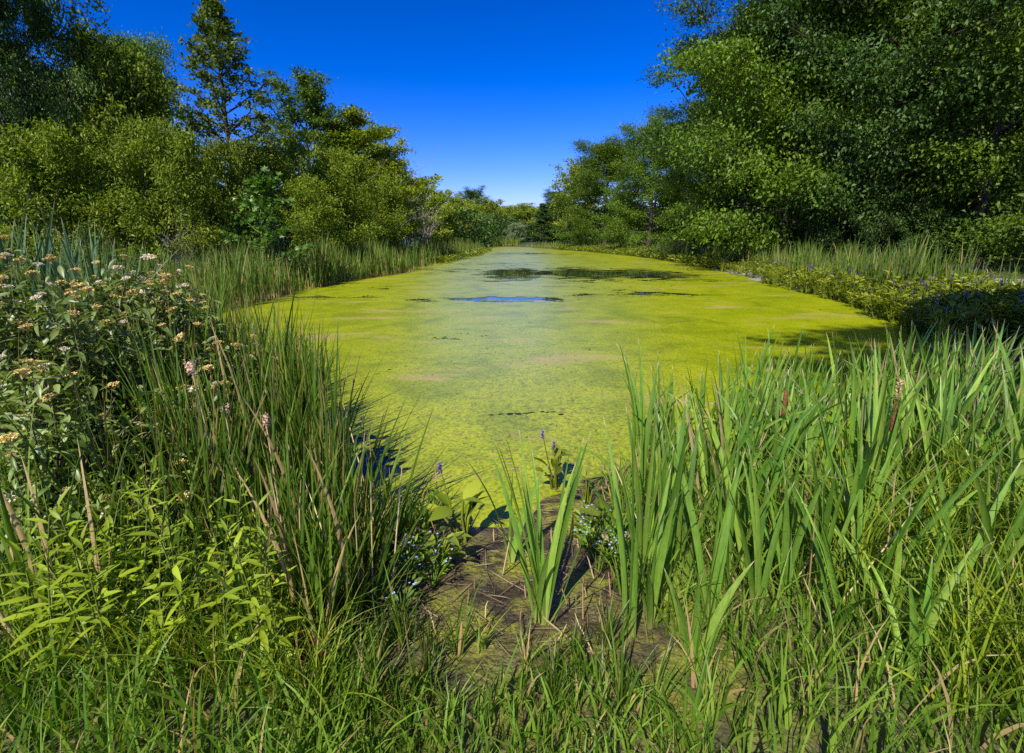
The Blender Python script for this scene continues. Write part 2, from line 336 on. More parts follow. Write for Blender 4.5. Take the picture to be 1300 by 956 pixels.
def weed_mat():
    m, n, l = newmat('duckweed')
    tc = n.new('ShaderNodeTexCoord')
    def nz(s, d=5, st=(1, 1, 1), dist=0.0):
        mp = n.new('ShaderNodeMapping'); mp.inputs['Scale'].default_value = st; l.new(tc.outputs['Object'], mp.inputs[0])
        q = n.new('ShaderNodeTexNoise'); q.inputs['Scale'].default_value = s; q.inputs['Detail'].default_value = d
        q.inputs['Distortion'].default_value = dist; l.new(mp.outputs[0], q.inputs['Vector']); return q
    def math_(op, a, b):
        q = n.new('ShaderNodeMath'); q.operation = op
        for i, x in enumerate((a, b)):
            if hasattr(x, 'links'): l.new(x, q.inputs[i])
            else: q.inputs[i].default_value = x
        return q.outputs[0]
    big, mid, fine, hair = nz(0.35, 4, (1, .6, 1), .6), nz(1.6, 7, (1, 1, 1), .8), nz(14, 6), nz(48, 4)
    base = ramp(n, [(0.30, (0.18, 0.235, 0.003)), (0.5, (0.33, 0.38, 0.004)), (0.70, (0.43, 0.445, 0.011))])
    l.new(math_('ADD', math_('MULTIPLY', big.outputs['Fac'], 0.4), math_('MULTIPLY', mid.outputs['Fac'], 0.6)), base.inputs[0])
    # fronds: tiny dark gaps
    gr = ramp(n, [(0.34, (0.42, 0.5, 0.4)), (0.58, (1.12, 1.1, 1.0))]); l.new(hair.outputs['Fac'], gr.inputs[0])
    mu = n.new('ShaderNodeMix'); mu.data_type = 'RGBA'; mu.blend_type = 'MULTIPLY'; mu.inputs['Factor'].default_value = 0.8
    l.new(base.outputs[0], mu.inputs['A']); l.new(gr.outputs[0], mu.inputs['B'])
    # faded pinkish rafts
    pk = nz(1.1, 6, (0.5, 1.3, 1), .4); pr = ramp(n, [(0.56, (0, 0, 0)), (0.68, (.8, .8, .8))]); l.new(math_('ADD', math_('MULTIPLY', pk.outputs['Fac'], .8), math_('MULTIPLY', fine.outputs['Fac'], .2)), pr.inputs[0])
    m2 = n.new('ShaderNodeMix'); m2.data_type = 'RGBA'; m2.inputs['B'].default_value = (0.50, 0.36, 0.13, 1)
    l.new(pr.outputs[0], m2.inputs['Factor']); l.new(mu.outputs['Result'], m2.inputs['A'])
    # brown specks of drifting debris
    deb = nz(3.2, 8, (0.6, 1.6, 1), 1.0); dr = ramp(n, [(0.60, (0, 0, 0)), (0.72, (1, 1, 1))]); l.new(deb.outputs['Fac'], dr.inputs[0])
    atd = n.new('ShaderNodeAttribute'); atd.attribute_name = 'dirt'
    spe = ramp(n, [(0.5, (0, 0, 0)), (0.62, (1, 1, 1))]); l.new(fine.outputs['Fac'], spe.inputs[0])
    dd = math_('MULTIPLY', math_('MAXIMUM', dr.outputs[0], atd.outputs['Fac']), spe.outputs[0])
    m3 = n.new('ShaderNodeMix'); m3.data_type = 'RGBA'; m3.inputs['B'].default_value = (0.13, 0.12, 0.02, 1)
    l.new(math_('MULTIPLY', dd, 0.8), m3.inputs['Factor']); l.new(m2.outputs['Result'], m3.inputs['A'])
    # thin drift lines
    dl = nz(0.9, 3, (.45, 1.4, 1), 1.5); ln = ramp(n, [(0.478, (0, 0, 0)), (0.495, (1, 1, 1)), (0.512, (0, 0, 0))]); l.new(dl.outputs['Fac'], ln.inputs[0])
    m4 = n.new('ShaderNodeMix'); m4.data_type = 'RGBA'; m4.inputs['B'].default_value = (0.15, 0.19, 0.01, 1)
    br = nz(2.3, 3); bk = ramp(n, [(0.48, (0, 0, 0)), (0.62, (.7, .7, .7))]); l.new(br.outputs['Fac'], bk.inputs[0])
    l.new(math_('MULTIPLY', ln.outputs[0], bk.outputs[0]), m4.inputs['Factor']); l.new(m3.outputs['Result'], m4.inputs['A'])
    p = n.new('ShaderNodeBsdfPrincipled'); l.new(m4.outputs['Result'], p.inputs['Base Color'])
    p.inputs['Roughness'].default_value = 0.32; p.inputs['Specular IOR Level'].default_value = 0.33
    b = n.new('ShaderNodeBump'); b.inputs['Strength'].default_value = 0.25; b.inputs['Distance'].default_value = 0.004
    l.new(hair.outputs['Fac'], b.inputs['Height']); l.new(b.outputs[0], p.inputs['Normal'])
    at = n.new('ShaderNodeAttribute'); at.attribute_name = 'open'
    rag = nz(1.3, 9, (0.7, 1.5, 1), 1.2)
    v = math_('ADD', at.outputs['Fac'], math_('SUBTRACT', math_('MULTIPLY', rag.outputs['Fac'], 2.2), 1.1))
    v = math_('ADD', v, math_('SUBTRACT', math_('MULTIPLY', fine.outputs['Fac'], 0.9), 0.45))
    op = ramp(n, [(0.50, (0, 0, 0)), (0.58, (1, 1, 1))]); l.new(v, op.inputs[0])
    tr = n.new('ShaderNodeBsdfTransparent'); ms = n.new('ShaderNodeMixShader')
    l.new(op.outputs[0], ms.inputs[0]); l.new(p.outputs[0], ms.inputs[1]); l.new(tr.outputs[0], ms.inputs[2])
    o = n.new('ShaderNodeOutputMaterial'); l.new(ms.outputs[0], o.inputs[0]); return m
gx = np.concatenate([np.linspace(lo[0], -6, 20)[:-1], np.linspace(-6, 8, 130), np.linspace(8, hi[0], 30)[1:]])
gy = np.concatenate([np.linspace(lo[1], 10, 110), np.linspace(10, 40, 130)[1:], np.linspace(40, hi[1], 60)[1:]])
V, Q, X, Y = gridmesh(gx, gy, lambda X, Y: 0 * X + 0.006)
opn = np.full(X.shape, 0.02)
for px, py, rx, ry, amt in [(655, 347, 48, 7.5, 1.0), (735, 347, 70, 8, .95), (815, 348, 60, 7, 1.0), (560, 343, 75, 5, .42), (640, 335, 110, 3, .36),
                            (645, 380, 95, 3.2, .75), (555, 382, 60, 2.5, .45), (830, 373, 85, 4, .62), (760, 375, 50, 3, .5), (430, 377, 60, 3, .5), (485, 366, 40, 3.5, .5),
                            (440, 606, 60, 40, .95), (470, 565, 60, 22, .42), (700, 527, 85, 6, .36), (680, 545, 60, 6, .34), (795, 530, 25, 5, .42), (585, 425, 60, 8, .25),
                            (660, 322, 45, 1.5, .6), (720, 323, 60, 1.4, .45)]:
    c = G(px, py); D = c[1]; ax = rx / FPX * D; ay = abs(G(px, py - ry)[1] - G(px, py + ry)[1]) / 2
    opn = np.maximum(opn, amt * np.exp(-(((X - c[0]) / ax) ** 2 + ((Y - c[1]) / ay) ** 2) ** 1.0 * 0.8))
dirt = np.zeros(X.shape)
for px, py, rx, ry, amt in [(700, 530, 130, 35, .8), (730, 590, 150, 30, .9), (640, 480, 200, 40, .45)]:
    c = G(px, py); D = c[1]; ax = rx / FPX * D; ay = abs(G(px, py - ry)[1] - G(px, py + ry)[1]) / 2
    dirt = np.maximum(dirt, amt * np.exp(-(((X - c[0]) / ax) ** 2 + ((Y - c[1]) / ay) ** 2)))
ob('duckweed', make_mesh('duckweed', V, [Q], weed_mat(), {'open': opn.ravel(), 'dirt': dirt.ravel()}), kind='stuff',
   label='yellow green duckweed carpet floating over the pond', cat='duckweed')

# ---- gravel path under the right-hand wood
pp = [(7.6, 22), (8.4, 16.5), (9.9, 12.2), (12.6, 9.3), (18, 6.8), (26, 4.5)]
Vp = []
for i, (x, y) in enumerate(pp):
    a = np.array(pp[max(i - 1, 0)]); bq = np.array(pp[min(i + 1, len(pp) - 1)]); d = (bq - a) / np.linalg.norm(bq - a); nn = np.array((-d[1], d[0]))
    for k in np.linspace(-1.7, 1.7, 7): q = np.array((x, y)) + nn * k; Vp.append((q[0], q[1], hz(*q) + 0.05))
i = (np.arange(len(pp) - 1) * 7)[:, None] + np.arange(6)[None]
Qp = np.stack([i, i + 1, i + 8, i + 7], -1).reshape(-1, 4)
ob('path', make_mesh('path', Vp, [Qp], roughmat('gravel', (0.20, 0.18, 0.16), (0.36, 0.33, 0.29), 30)), kind='structure')

# ------------------------------------------------------------------ trees
PROF = {
    'round': lambda s: np.sqrt(np.clip(1 - (1.75 * s - 0.80) ** 2, 0.03, 1)),
    'dome': lambda s: np.sqrt(np.clip(1 - (1.12 * s - 0.1) ** 2, 0.03, 1)),
    'cone': lambda s: 1.0 - 0.93 * s,
    'spire': lambda s: (0.55 + 0.45 * np.sin(pi * np.clip(s * 1.1, 0, 1))) * (1 - s ** 3 * 0.85),
}
def build_tree(seed, H, Rr, t0, nl, ns, nt, nlv, leaf, prof, elev, clump, bark, lmat, flat=0.45, up=0.25, tr=0.02, stems=1, wr=0.55, lobed=False, trunkwob=0.02):
    g = np.random.default_rng(seed); tb = Bag(); cb = Bag()
    tips = []; tdir = []
    for st in range(stems):
        a0 = g.uniform(0, 2 * pi); off = 0 if stems == 1 else Rr * g.uniform(.1, .5)
        lean = np.array((cos(a0), sin(a0))) * off
        k = 9; s = np.linspace(0, 1, k)
        wobx = np.cumsum(g.normal(0, trunkwob * H, k)) * s * .5; woby = np.cumsum(g.normal(0, trunkwob * H, k)) * s * .5
        hgt = H * (0.97 if stems == 1 else g.uniform(.7, .97))
        tp = np.stack([lean[0] * s + wobx, lean[1] * s + woby, hgt * s], -1)
        r0 = H * tr / math.sqrt(stems)
        tube(tb, tp, r0 * (1 - 0.88 * s) * np.where(s == 0, 1.35, 1), 7)
        at = lambda t: np.array([np.interp(t, s, tp[:, q]) for q in range(3)])
        n_l = max(3, nl // stems)
        for i in range(n_l):
            u = (i + g.uniform(0, 1)) / n_l; t = t0 + (0.98 - t0) * u
            p0 = at(t); az = i * 2.399 + g.uniform(-.5, .5) + st
            Lb = Rr * float(PROF[prof](u)) * g.uniform(.6, 1.18) / (1 if stems == 1 else 1.3)
            el = elev(u) + g.normal(0, .12)
            d = np.array((cos(az) * cos(el), sin(az) * cos(el), sin(el)))
            q = np.linspace(0, 1, 5)
            bp = p0 + d * (Lb * q)[:, None] + np.array((0, 0, 1.)) * (up * Lb * q ** 2)[:, None] + np.cumsum(g.normal(0, .03 * Lb, (5, 3)), 0) * q[:, None]
            tube(tb, bp, r0 * 0.42 * (1 - .8 * u) * (1 - .85 * q) + 0.006, 5)
            for j in range(ns):
                f = 0.22 + 0.78 * (j + g.uniform(0, 1)) / ns
                b0 = np.array([np.interp(f, q, bp[:, w]) for w in range(3)])
                sd = (1 if j % 2 else -1) * g.uniform(.4, 1.1) * (1 - .5 * (f > .93))
                d2 = np.array((d[0] * cos(sd) - d[1] * sin(sd), d[0] * sin(sd) + d[1] * cos(sd), d[2] * .6 + g.normal(0, .18)))
                L2 = Lb * g.uniform(.22, .42) * (1.15 - .5 * f)
                b1 = b0 + d2 * L2
                tube(tb, [b0, (b0 + b1) / 2 + g.normal(0, .03 * L2, 3), b1], [r0 * .12, r0 * .08, 0.004], 4)
                for w in range(nt):
                    v = g.uniform(.25, 1.05); tips.append(b0 + d2 * L2 * v + g.normal(0, .16 * L2 + .02 * Rr, 3) * np.array((1, 1, .6))); tdir.append(d2)
    tips = np.array(tips); tdir = np.array(tdir)
    sz = g.uniform(.4, 1.5, len(tips))
    cnt = np.maximum(2, (nlv * sz * g.uniform(.5, 1.5, len(tips))).astype(int)); idx = np.repeat(np.arange(len(tips)), cnt); n_ = len(idx)
    P = tips[idx] + g.normal(0, 1, (n_, 3)) * np.array((1, 1, flat)) * (clump * sz[idx])[:, None]
    D = tdir[idx] * .8 + g.normal(0, .7, (n_, 3)) + np.array((0, 0, -.25))
    N = np.array((0, 0, 1.)) * .75 + g.normal(0, .55, (n_, 3)) + tdir[idx] * .35
    rn = np.clip(g.random(len(tips))[idx] * .55 + g.random(n_) * .45, 0, 1)
    Ls = leaf * g.uniform(.5, 1.45, n_)
    if not lobed: leaves(cb, g, P, D, N, Ls, wr, rnd=rn)
    else:
        D = norm(D); S = norm(np.cross(D, N)); N2 = np.cross(S, D)
        pat = [(0, 0), (.25, .42), (.38, .2), (.62, .5), (.62, .16), (1., 0), (.62, -.16), (.62, -.5), (.38, -.2), (.25, -.42)]
        Vv = np.stack([P + D * (Ls * a)[:, None] + S * (Ls * b)[:, None] + N2 * (Ls * .25 * abs(b))[:, None] for a, b in pat], 1)
        i = np.arange(n_)[:, None] * 10
        T = np.concatenate([i + np.array([[0, k, k + 1]]) for k in range(1, 9)])
        cb.add(Vv.reshape(-1, 3), T=T, t=.5, rnd=np.repeat(rn, 10))
    return tb.mesh('trunk', bark), cb.mesh('crown', lmat, smooth=False), H, Rr

up_ = lambda a, b: (lambda u: a + (b - a) * u)
KINDS = {
    'oak':     build_tree(1, 14, 6.2, .13, 34, 7, 4, 120, .165, 'round', up_(.05, .9), .50, M['bark'], M['oak'], flat=.42),
    'maple':   build_tree(2, 14, 6.0, .07, 34, 7, 4, 115, .17, 'dome', up_(-.05, .9), .50, M['bark'], M['maple'], flat=.45),
    'willow':  build_tree(3, 6, 3.6, .05, 42, 7, 4, 28, .145, 'dome', up_(.15, 1.2), .23, M['twig'], M['willow'], stems=4, tr=.014, wr=.4, flat=.6),
    'bush':    build_tree(4, 5, 3.0, .03, 36, 6, 4, 28, .135, 'dome', up_(.05, 1.2), .21, M['twig'], M['willow'], stems=5, tr=.012, wr=.45, flat=.6),
    'darkbush':build_tree(15, 5, 3.0, .03, 34, 6, 5, 26, .15, 'dome', up_(.05, 1.2), .2, M['twig'], M['oak'], stems=4, tr=.012, wr=.5, flat=.5),
    'airy':    build_tree(5, 11, 3.6, .25, 26, 7, 5, 22, .17, 'round', up_(.25, 1.1), .24, M['bark'], M['maple'], flat=.5),
    'locust':  build_tree(6, 11, 4.4, .15, 26, 8, 6, 26, .19, 'dome', up_(-.05, .6), .30, M['bark'], M['locust'], flat=.22, up=.12),
    'larch':   build_tree(7, 13, 2.5, .16, 56, 6, 3, 13, .18, 'spire', up_(.05, .8), .13, M['bark'], M['larch'], flat=.45, up=.18, tr=.014, trunkwob=.006),
    'pine':    build_tree(8, 12, 3.0, .08, 40, 7, 5, 20, .2, 'cone', up_(-.15, .4), .22, M['bark'], M['pine'], flat=.3, up=.1),
    'silver':  build_tree(9, 8, 4.2, .05, 26, 6, 5, 22, .26, 'dome', up_(.2, 1.2), .36, M['bark'], M['silver'], stems=2),
    'sapling': build_tree(10, 4.6, 1.5, .08, 18, 4, 3, 6, .22, 'dome', up_(.2, 1.0), .16, M['greentwig'], M['sapling'], lobed=True, tr=.012),
    'limbed':  build_tree(14, 14, 3.0, .74, 16, 7, 5, 34, .2, 'dome', up_(-.05, .3), .3, M['bark'], M['locust'], flat=.2, up=.05),
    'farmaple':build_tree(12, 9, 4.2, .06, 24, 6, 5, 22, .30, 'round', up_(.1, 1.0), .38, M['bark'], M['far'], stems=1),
}
def tree(kind, px, top, Y, hw, name, label, group=None, seed=None, sx=None):
    """a tree whose top is seen at (px, top) at depth Y, crown half-width hw px"""
    tm, cm, H, Rr = KINDS[kind]
    x, _, z = W(px, min(top, 300), Y); x0 = x; zb = hz(x0, Y) - 0.05
    sz = (z - zb) / H
    sx = (hw / FPX * Y * .98) / Rr if sx is None else sx
    g = random.Random(int(px * 7 + Y * 13))
    r = ob(name, None, (x0, Y, zb), g.uniform(0, 6.28), (sx, sx, sz), label=label, cat='bush' if 'bush' in name else 'tree', group=group)
    ob('trunk', tm, parent=r); ob('crown', cm, parent=r)
    return r
# left bank
tree('oak', -48, -90, 12.5, 74, 'broadleaf_tree', 'dark tall tree with hanging boughs at the left edge of the photo')
tree('willow', 122, 22, 15.0, 112, 'willow_tree', 'big golden green bushy willow behind the tall cattails')
tree('bush', 45, 165, 12.0, 85, 'willow_bush', 'low golden bush at the left edge beneath the dark tall tree')
tree('bush', 195, 160, 13.0, 80, 'willow_bush', 'olive bush with bare twigs in front of the big golden willow')
tree('larch', 268, -22, 18, 62, 'larch_tree', 'tall thin airy tree with straight bare trunk standing against the sky')
tree('airy', 383, 116, 27, 66, 'ash_tree', 'airy dark green tree rising behind the round willows on the left bank')
tree('locust', 455, 145, 29, 80, 'locust_tree', 'bright yellow green tree with flat layered boughs, end of the left grove')
tree('willow', 345, 172, 20, 78, 'willow_bush', 'round golden bush beneath the airy tree')
tree('bush', 430, 195, 22, 66, 'willow_bush', 'pale golden round bush beneath the layered yellow green tree')
tree('bush', 265, 185, 15.5, 55, 'willow_bush', 'olive bush at the foot of the tall thin airy tree')
tree('sapling', 322, 222, 13.5, 46, 'maple_sapling', 'bright green maple sapling with large lobed leaves above the left reeds')
tree('bush', 395, 232, 18, 55, 'willow_bush', 'dark olive bush right of the maple sapling')
tree('bush', 482, 228, 26, 40, 'willow_bush', 'small olive bush beneath the right end of the layered tree')
tree('airy', 505, 214, 36, 34, 'ash_tree', 'slim tree behind the pale bare trunks at the end of the left grove')
for px, top, Y, hw, k, lab in [(40, 110, 24, 90, 'oak', 'oak showing between the dark tall tree and the big golden willow'), (165, 70, 25, 70, 'maple', 'maple crown peeping out above the right side of the big golden willow'),
                          (325, 205, 34, 60, 'farmaple', 'tree showing between the thin airy tree and the ash'), (430, 185, 38, 60, 'farmaple', 'tree filling the gap between the ash and the layered tree'),
                          (-60, 60, 20, 90, 'maple', 'maple behind the dark tall tree at the left edge'), (150, 150, 21, 90, 'bush', 'bush behind the foot of the big golden willow'),
                          (480, 200, 44, 40, 'farmaple', 'tree behind the right shoulder of the layered yellow green tree')]:
    tree(k, px, top, Y, hw, 'broadleaf_tree', lab)
# far end of the pond
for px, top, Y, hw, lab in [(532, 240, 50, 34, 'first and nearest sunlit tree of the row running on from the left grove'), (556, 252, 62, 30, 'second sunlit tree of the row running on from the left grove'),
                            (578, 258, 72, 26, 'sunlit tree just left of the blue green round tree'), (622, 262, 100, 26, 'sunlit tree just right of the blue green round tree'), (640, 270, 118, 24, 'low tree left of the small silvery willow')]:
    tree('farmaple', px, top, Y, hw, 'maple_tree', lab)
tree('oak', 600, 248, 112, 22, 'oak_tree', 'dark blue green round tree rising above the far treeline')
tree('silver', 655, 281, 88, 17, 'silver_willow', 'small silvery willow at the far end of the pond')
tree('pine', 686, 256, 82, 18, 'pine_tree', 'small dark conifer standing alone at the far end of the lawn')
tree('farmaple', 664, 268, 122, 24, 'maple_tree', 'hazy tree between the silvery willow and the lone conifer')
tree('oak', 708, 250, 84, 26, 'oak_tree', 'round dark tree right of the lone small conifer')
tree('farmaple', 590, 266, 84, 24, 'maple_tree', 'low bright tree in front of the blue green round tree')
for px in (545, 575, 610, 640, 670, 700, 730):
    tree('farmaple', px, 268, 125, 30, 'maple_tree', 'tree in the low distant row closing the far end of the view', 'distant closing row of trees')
# right bank
tree('farmaple', 735, 222, 76, 36, 'maple_tree', 'first tree of the right wood beside the far lawn, lowest of its slope')
tree('maple', 772, 188, 60, 58, 'maple_tree', 'bright rounded tree where the right wood starts to rise')
tree('pine', 722, 282, 70, 16, 'cedar_bush', 'small pointed yellow green bush at the lawn edge')
tree('maple', 832, 165, 46, 56, 'maple_tree', 'tree with bright low boughs left of the tall grey green oak')
tree('oak', 968, 42, 27, 112, 'oak_tree', 'tall grey green oak, first of the high trees on the right bank')
tree('maple', 1050, -160, 22, 140, 'maple_tree', 'towering maple with sunlit boughs in the middle of the right wood')
tree('oak', 1075, -110, 30, 105, 'oak_tree', 'dark oak between the grey green oak and the towering maple')
tree('oak', 1185, -200, 18.5, 150, 'oak_tree', 'dark shaded oak above the gravel path in the right wood')
tree('maple', 1330, -170, 17, 150, 'maple_tree', 'tall maple at the right edge of the photo')
tree('maple', 1110, -100, 31, 120, 'maple_tree', 'maple standing behind the towering one')
for px, top, Y, hw, k, lab in [(892, 150, 46, 58, 'oak', 'oak behind the left shoulder of the tall grey green oak'), (985, 60, 44, 80, 'maple', 'maple deep in the wood behind the tall grey green oak'),
        (1060, 0, 40, 110, 'oak', 'oak deep in the wood behind the towering maple'), (1180, -20, 32, 120, 'maple', 'maple deep in the wood behind the dark shaded oak'),
        (1290, -40, 28, 130, 'oak', 'oak deep in the wood behind the tall maple at the right edge'), (1400, -60, 24, 130, 'oak', 'oak just beyond the right edge whose boughs hang into view'),
        (1240, 100, 42, 110, 'maple', 'farthest maple behind the sunlit bush by the path'), (1000, 150, 52, 90, 'oak', 'farthest oak seen between the grey green oak and the towering maple'),
        (1120, 150, 50, 90, 'oak', 'farthest oak seen below the boughs of the towering maple'), (1350, 120, 38, 120, 'oak', 'farthest oak at the right edge above the path')]:
    tree(k, px, top, Y, hw, 'broadleaf_tree', lab)
for px, top, Y, hw, lab in [(905, 262, 38, 42, 'dark bush at the foot of the grey green oak, left of its trunk'), (985, 258, 29, 45, 'dark bush right of the grey green oak trunk'), (1075, 262, 27, 50, 'dark bush beneath the towering maple'),
                       (1150, 255, 24, 55, 'dark bush left of the shaded oak trunk'), (1330, 250, 19, 60, 'dark bush at the right edge above the path')]:
    tree('bush', px, top, Y, hw, 'undergrowth_bush', lab)
for px, top, Y, hw, lab in [(885, 266, 36, 34, 'leafy shrub at the water side of the wood, left of the bare trunks'), (1020, 245, 24, 48, 'leafy shrub behind the right reeds, right of the bare trunks'),
                       (1095, 240, 21, 60, 'leafy shrub behind the end of the right reeds'), (1180, 262, 17, 50, 'leafy shrub just left of the sunlit bush by the path'), (945, 272, 30, 36, 'leafy shrub between the bare trunks'), (1060, 228, 19.5, 50, 'tall leafy shrub hiding the foot of the towering maple'), (1130, 222, 17.5, 48, 'tall leafy shrub hiding the trunk of the shaded oak')]:
    tree('darkbush', px, top, Y, hw, 'undergrowth_bush', lab)
tree('bush', 1248, 272, 19.5, 48, 'undergrowth_bush', 'sunlit yellow green bush behind the gravel path under the dark oak')
g = np.random.default_rng(91); ub = Bag()
def thicket(n, x, y, hmax, leaf):
    P = np.c_[x, y, height(x, y) + hmax * g.random(n) ** 1.2]
    leaves(ub, g, P, g.normal(0, 1, (n, 3)), np.array((0, 0, .6)) + g.normal(0, .6, (n, 3)), leaf * g.uniform(.6, 1.4, n), .55)
def strip(n, px0, Y0, px1, Y1, depth):
    t = g.random(n); a = W(px0, 300, Y0); b_ = W(px1, 300, Y1); q = a[None, :2] + (b_ - a)[None, :2] * t[:, None]
    d = (b_ - a)[:2]; nn = np.array((d[1], -d[0])) / np.hypot(*d); nn *= np.sign(nn[1]) if abs(nn[1]) > .2 else 1
    q = q + nn * (depth * g.random(n) + g.normal(0, .8, n))[:, None]; return q[:, 0], q[:, 1]
for a in [(16000, 690, 86, 840, 52, 8, 5.0, .4), (16000, 840, 52, 1010, 38, 8, 5.0, .34), (18000, 1010, 36, 1500, 21, 6, 4.2, .28), (9000, 1010, 50, 1700, 30, 5, 9, .5),
          (12000, -200, 22, 330, 30, 5, 4.0, .28), (9000, 330, 30, 520, 44, 6, 4.0, .3), (9000, 520, 62, 640, 122, 6, 5.0, .5), (12000, 560, 130, 780, 130, 8, 9.0, .7)]:
    thicket(a[0], *strip(a[0], *a[1:6]), a[6], a[7])
ob('undergrowth', ub.mesh('undergrowth', M['oak'], False), kind='stuff', label='dense shaded undergrowth closing the woods behind the trunks', cat='undergrowth')
# the tree behind the viewer whose shade falls over the right of the pond
for x, y, k, scl, lab in [(2.45, -4.65, 'limbed', (1.15, .33, 1), 'tree behind the viewer that shades the right of the pond'), (14.8, 0.5, 'oak', (.8, .8, 1), 'oak beside the viewer on the right bank, shading the path'),
                     (16.5, 5.5, 'maple', (.85, .85, 1), 'maple on the right bank beyond the edge of the photo, shading the wood')]:
    tm, cm, H_, R_ = KINDS[k]
    r = ob('broadleaf_tree', None, (x, y, hz(x, y) - .05), 0.0, scl, label=lab, cat='tree')
    ob('trunk', tm, parent=r); ob('crown', cm, parent=r)

# pale bare trunks and dead grey scrub at the end of the left grove
def bare(seed, H, n, spread, mat):
    g = np.random.default_rng(seed); tb = Bag()
    for i in range(n):
        a = g.uniform(0, 6.28); le = g.uniform(0, spread); s = np.linspace(0, 1, 6)
        p0 = np.array((cos(a), sin(a), 0)) * g.uniform(0, .15)
        pts = p0 + np.stack([cos(a) * le * s ** 1.4, sin(a) * le * s ** 1.4, H * g.uniform(.7, 1) * s], -1) + np.cumsum(g.normal(0, .03, (6, 3)), 0) * s[:, None]
        tube(tb, pts, .035 * (1 - .85 * s), 5)
        for j in range(6):
            k = g.integers(2, 6); a2 = g.uniform(0, 6.28); L = H * g.uniform(.15, .35)
            q = pts[k]; tube(tb, [q, q + np.array((cos(a2), sin(a2), .6)) * L * .5, q + np.array((cos(a2), sin(a2), .9)) * L], [.014, .01, .004], 4)
    return tb.mesh('trunk', mat)
bt = bare(3, 4.5, 3, .5, M['barkpale']); ds_ = bare(4, 3.0, 12, 1.6, M['greytwig'])
for i, (px, Y) in enumerate([(474, 27), (505, 28.5), (519, 30)]):
    x, _, _ = W(px, 300, Y)
    ob('bare_tree', bt, (x, Y, hz(x, Y) - .05), i * 1.3, 1 + .1 * i, label='pale bare dead trunk at the end of the left grove', cat='tree', group='pale dead trunks')
for px, Y, s, lab in [(542, 36, 1.2, 'grey leafless scrub at the right foot of the left grove'), (225, 12.5, .42, 'brown leafless scrub tangled between the left bushes'), (345, 18.5, .7, 'leafless twiggy scrub above the maple sapling')]:
    x, _, _ = W(px, 300, Y); ob('dead_scrub', ds_, (x, Y, hz(x, Y) - .05), px, s, label=lab, cat='dead bush')

# ------------------------------------------------------------------ reed beds along both banks (too many to count)
def along(poly_px, n, g, inland):           # points scattered inland of a stretch of the shore
    pts = np.array([G(*p) for p in poly_px]); seg = np.linalg.norm(np.diff(pts, axis=0), axis=1); c = np.r_[0, np.cumsum(seg)]
    pix = np.r_[0, np.cumsum(np.hypot(*np.diff(np.array(poly_px, float), axis=0).T))]
    u = np.interp(g.uniform(0, pix[-1], n), pix, c)
    P = np.stack([np.interp(u, c, pts[:, 0]), np.interp(u, c, pts[:, 1])], -1)
    dd = np.stack([np.interp(u + .1, c, pts[:, 0]), np.interp(u + .1, c, pts[:, 1])], -1) - np.stack([np.interp(u - .1, c, pts[:, 0]), np.interp(u - .1, c, pts[:, 1])], -1)
    dd /= np.linalg.norm(dd, axis=1)[:, None] + 1e-9
    nn = np.stack([-dd[:, 1], dd[:, 0]], -1)
    if shore_dist(P[:40, 0] + nn[:40, 0] * .4, P[:40, 1] + nn[:40, 1] * .4).mean() < 0: nn = -nn
    return P + nn * g.uniform(inland[0], inland[1], n)[:, None]
g = np.random.default_rng(21); bg_ = Bag()
def reeds(bag, P, L0, L1, w, segs=4, lean=.12, bend=.35):
    n_ = len(P); zb = np.maximum(height(P[:, 0], P[:, 1]), -.05); cl = .86 + .22 * np.sin(P[:, 0] * 2.1 + P[:, 1] * 1.3) + .16 * np.sin(P[:, 0] * 5.3 - P[:, 1] * 3.1)
    blades(bag, g, np.c_[P, zb], cl * g.uniform(L0, L1, n_) * g.uniform(.7, 1.0, n_) ** .5, w * g.uniform(.7, 1.3, n_), g.uniform(0, 6.28, n_), np.abs(g.normal(0, lean, n_)), g.uniform(0, bend, n_), segs, across=2, tip=.6)
left_far = [(392, 366), (430, 357), (470, 352), (520, 344), (560, 331), (600, 323.5), (616, 318)]
reeds(bg_, along(left_far, 5200, g, (-.3, 2.4)), .75, 1.45, .032)
reeds(bg_, along([(250, 402), (330, 383), (392, 366)], 1700, g, (-.2, 2.2)), .7, 1.35, .026)
right_far = [(850, 330), (905, 341), (950, 351), (1000, 366), (1040, 374), (1080, 384)]
P = along(right_far, 3600, g, (.7, 2.4)); reeds(bg_, P, .6, 1.3, .026)
reeds(bg_, along([(870, 333), (830, 327)], 700, g, (-.2, 1.2)), 1.0, 1.6, .025)
P = along([(1150, 410), (1110, 399), (1080, 384)], 160, g, (1.4, 3.0)); reeds(bg_, P, .4, .95, .02)
P = along([(850, 330), (800, 324.5), (745, 319.5), (700, 316.5), (660, 313.6)], 5000, g, (.5, 8)); reeds(bg_, P, .35, .85, .05)
P = along([(660, 313.6), (622, 313.6)], 1500, g, (2, 10)); reeds(bg_, P, .8, 1.6, .08)
ob('reeds', bg_.mesh('reeds', M['reed']), kind='stuff', label='tall green reeds with tan feet lining both pond banks', cat='reeds')

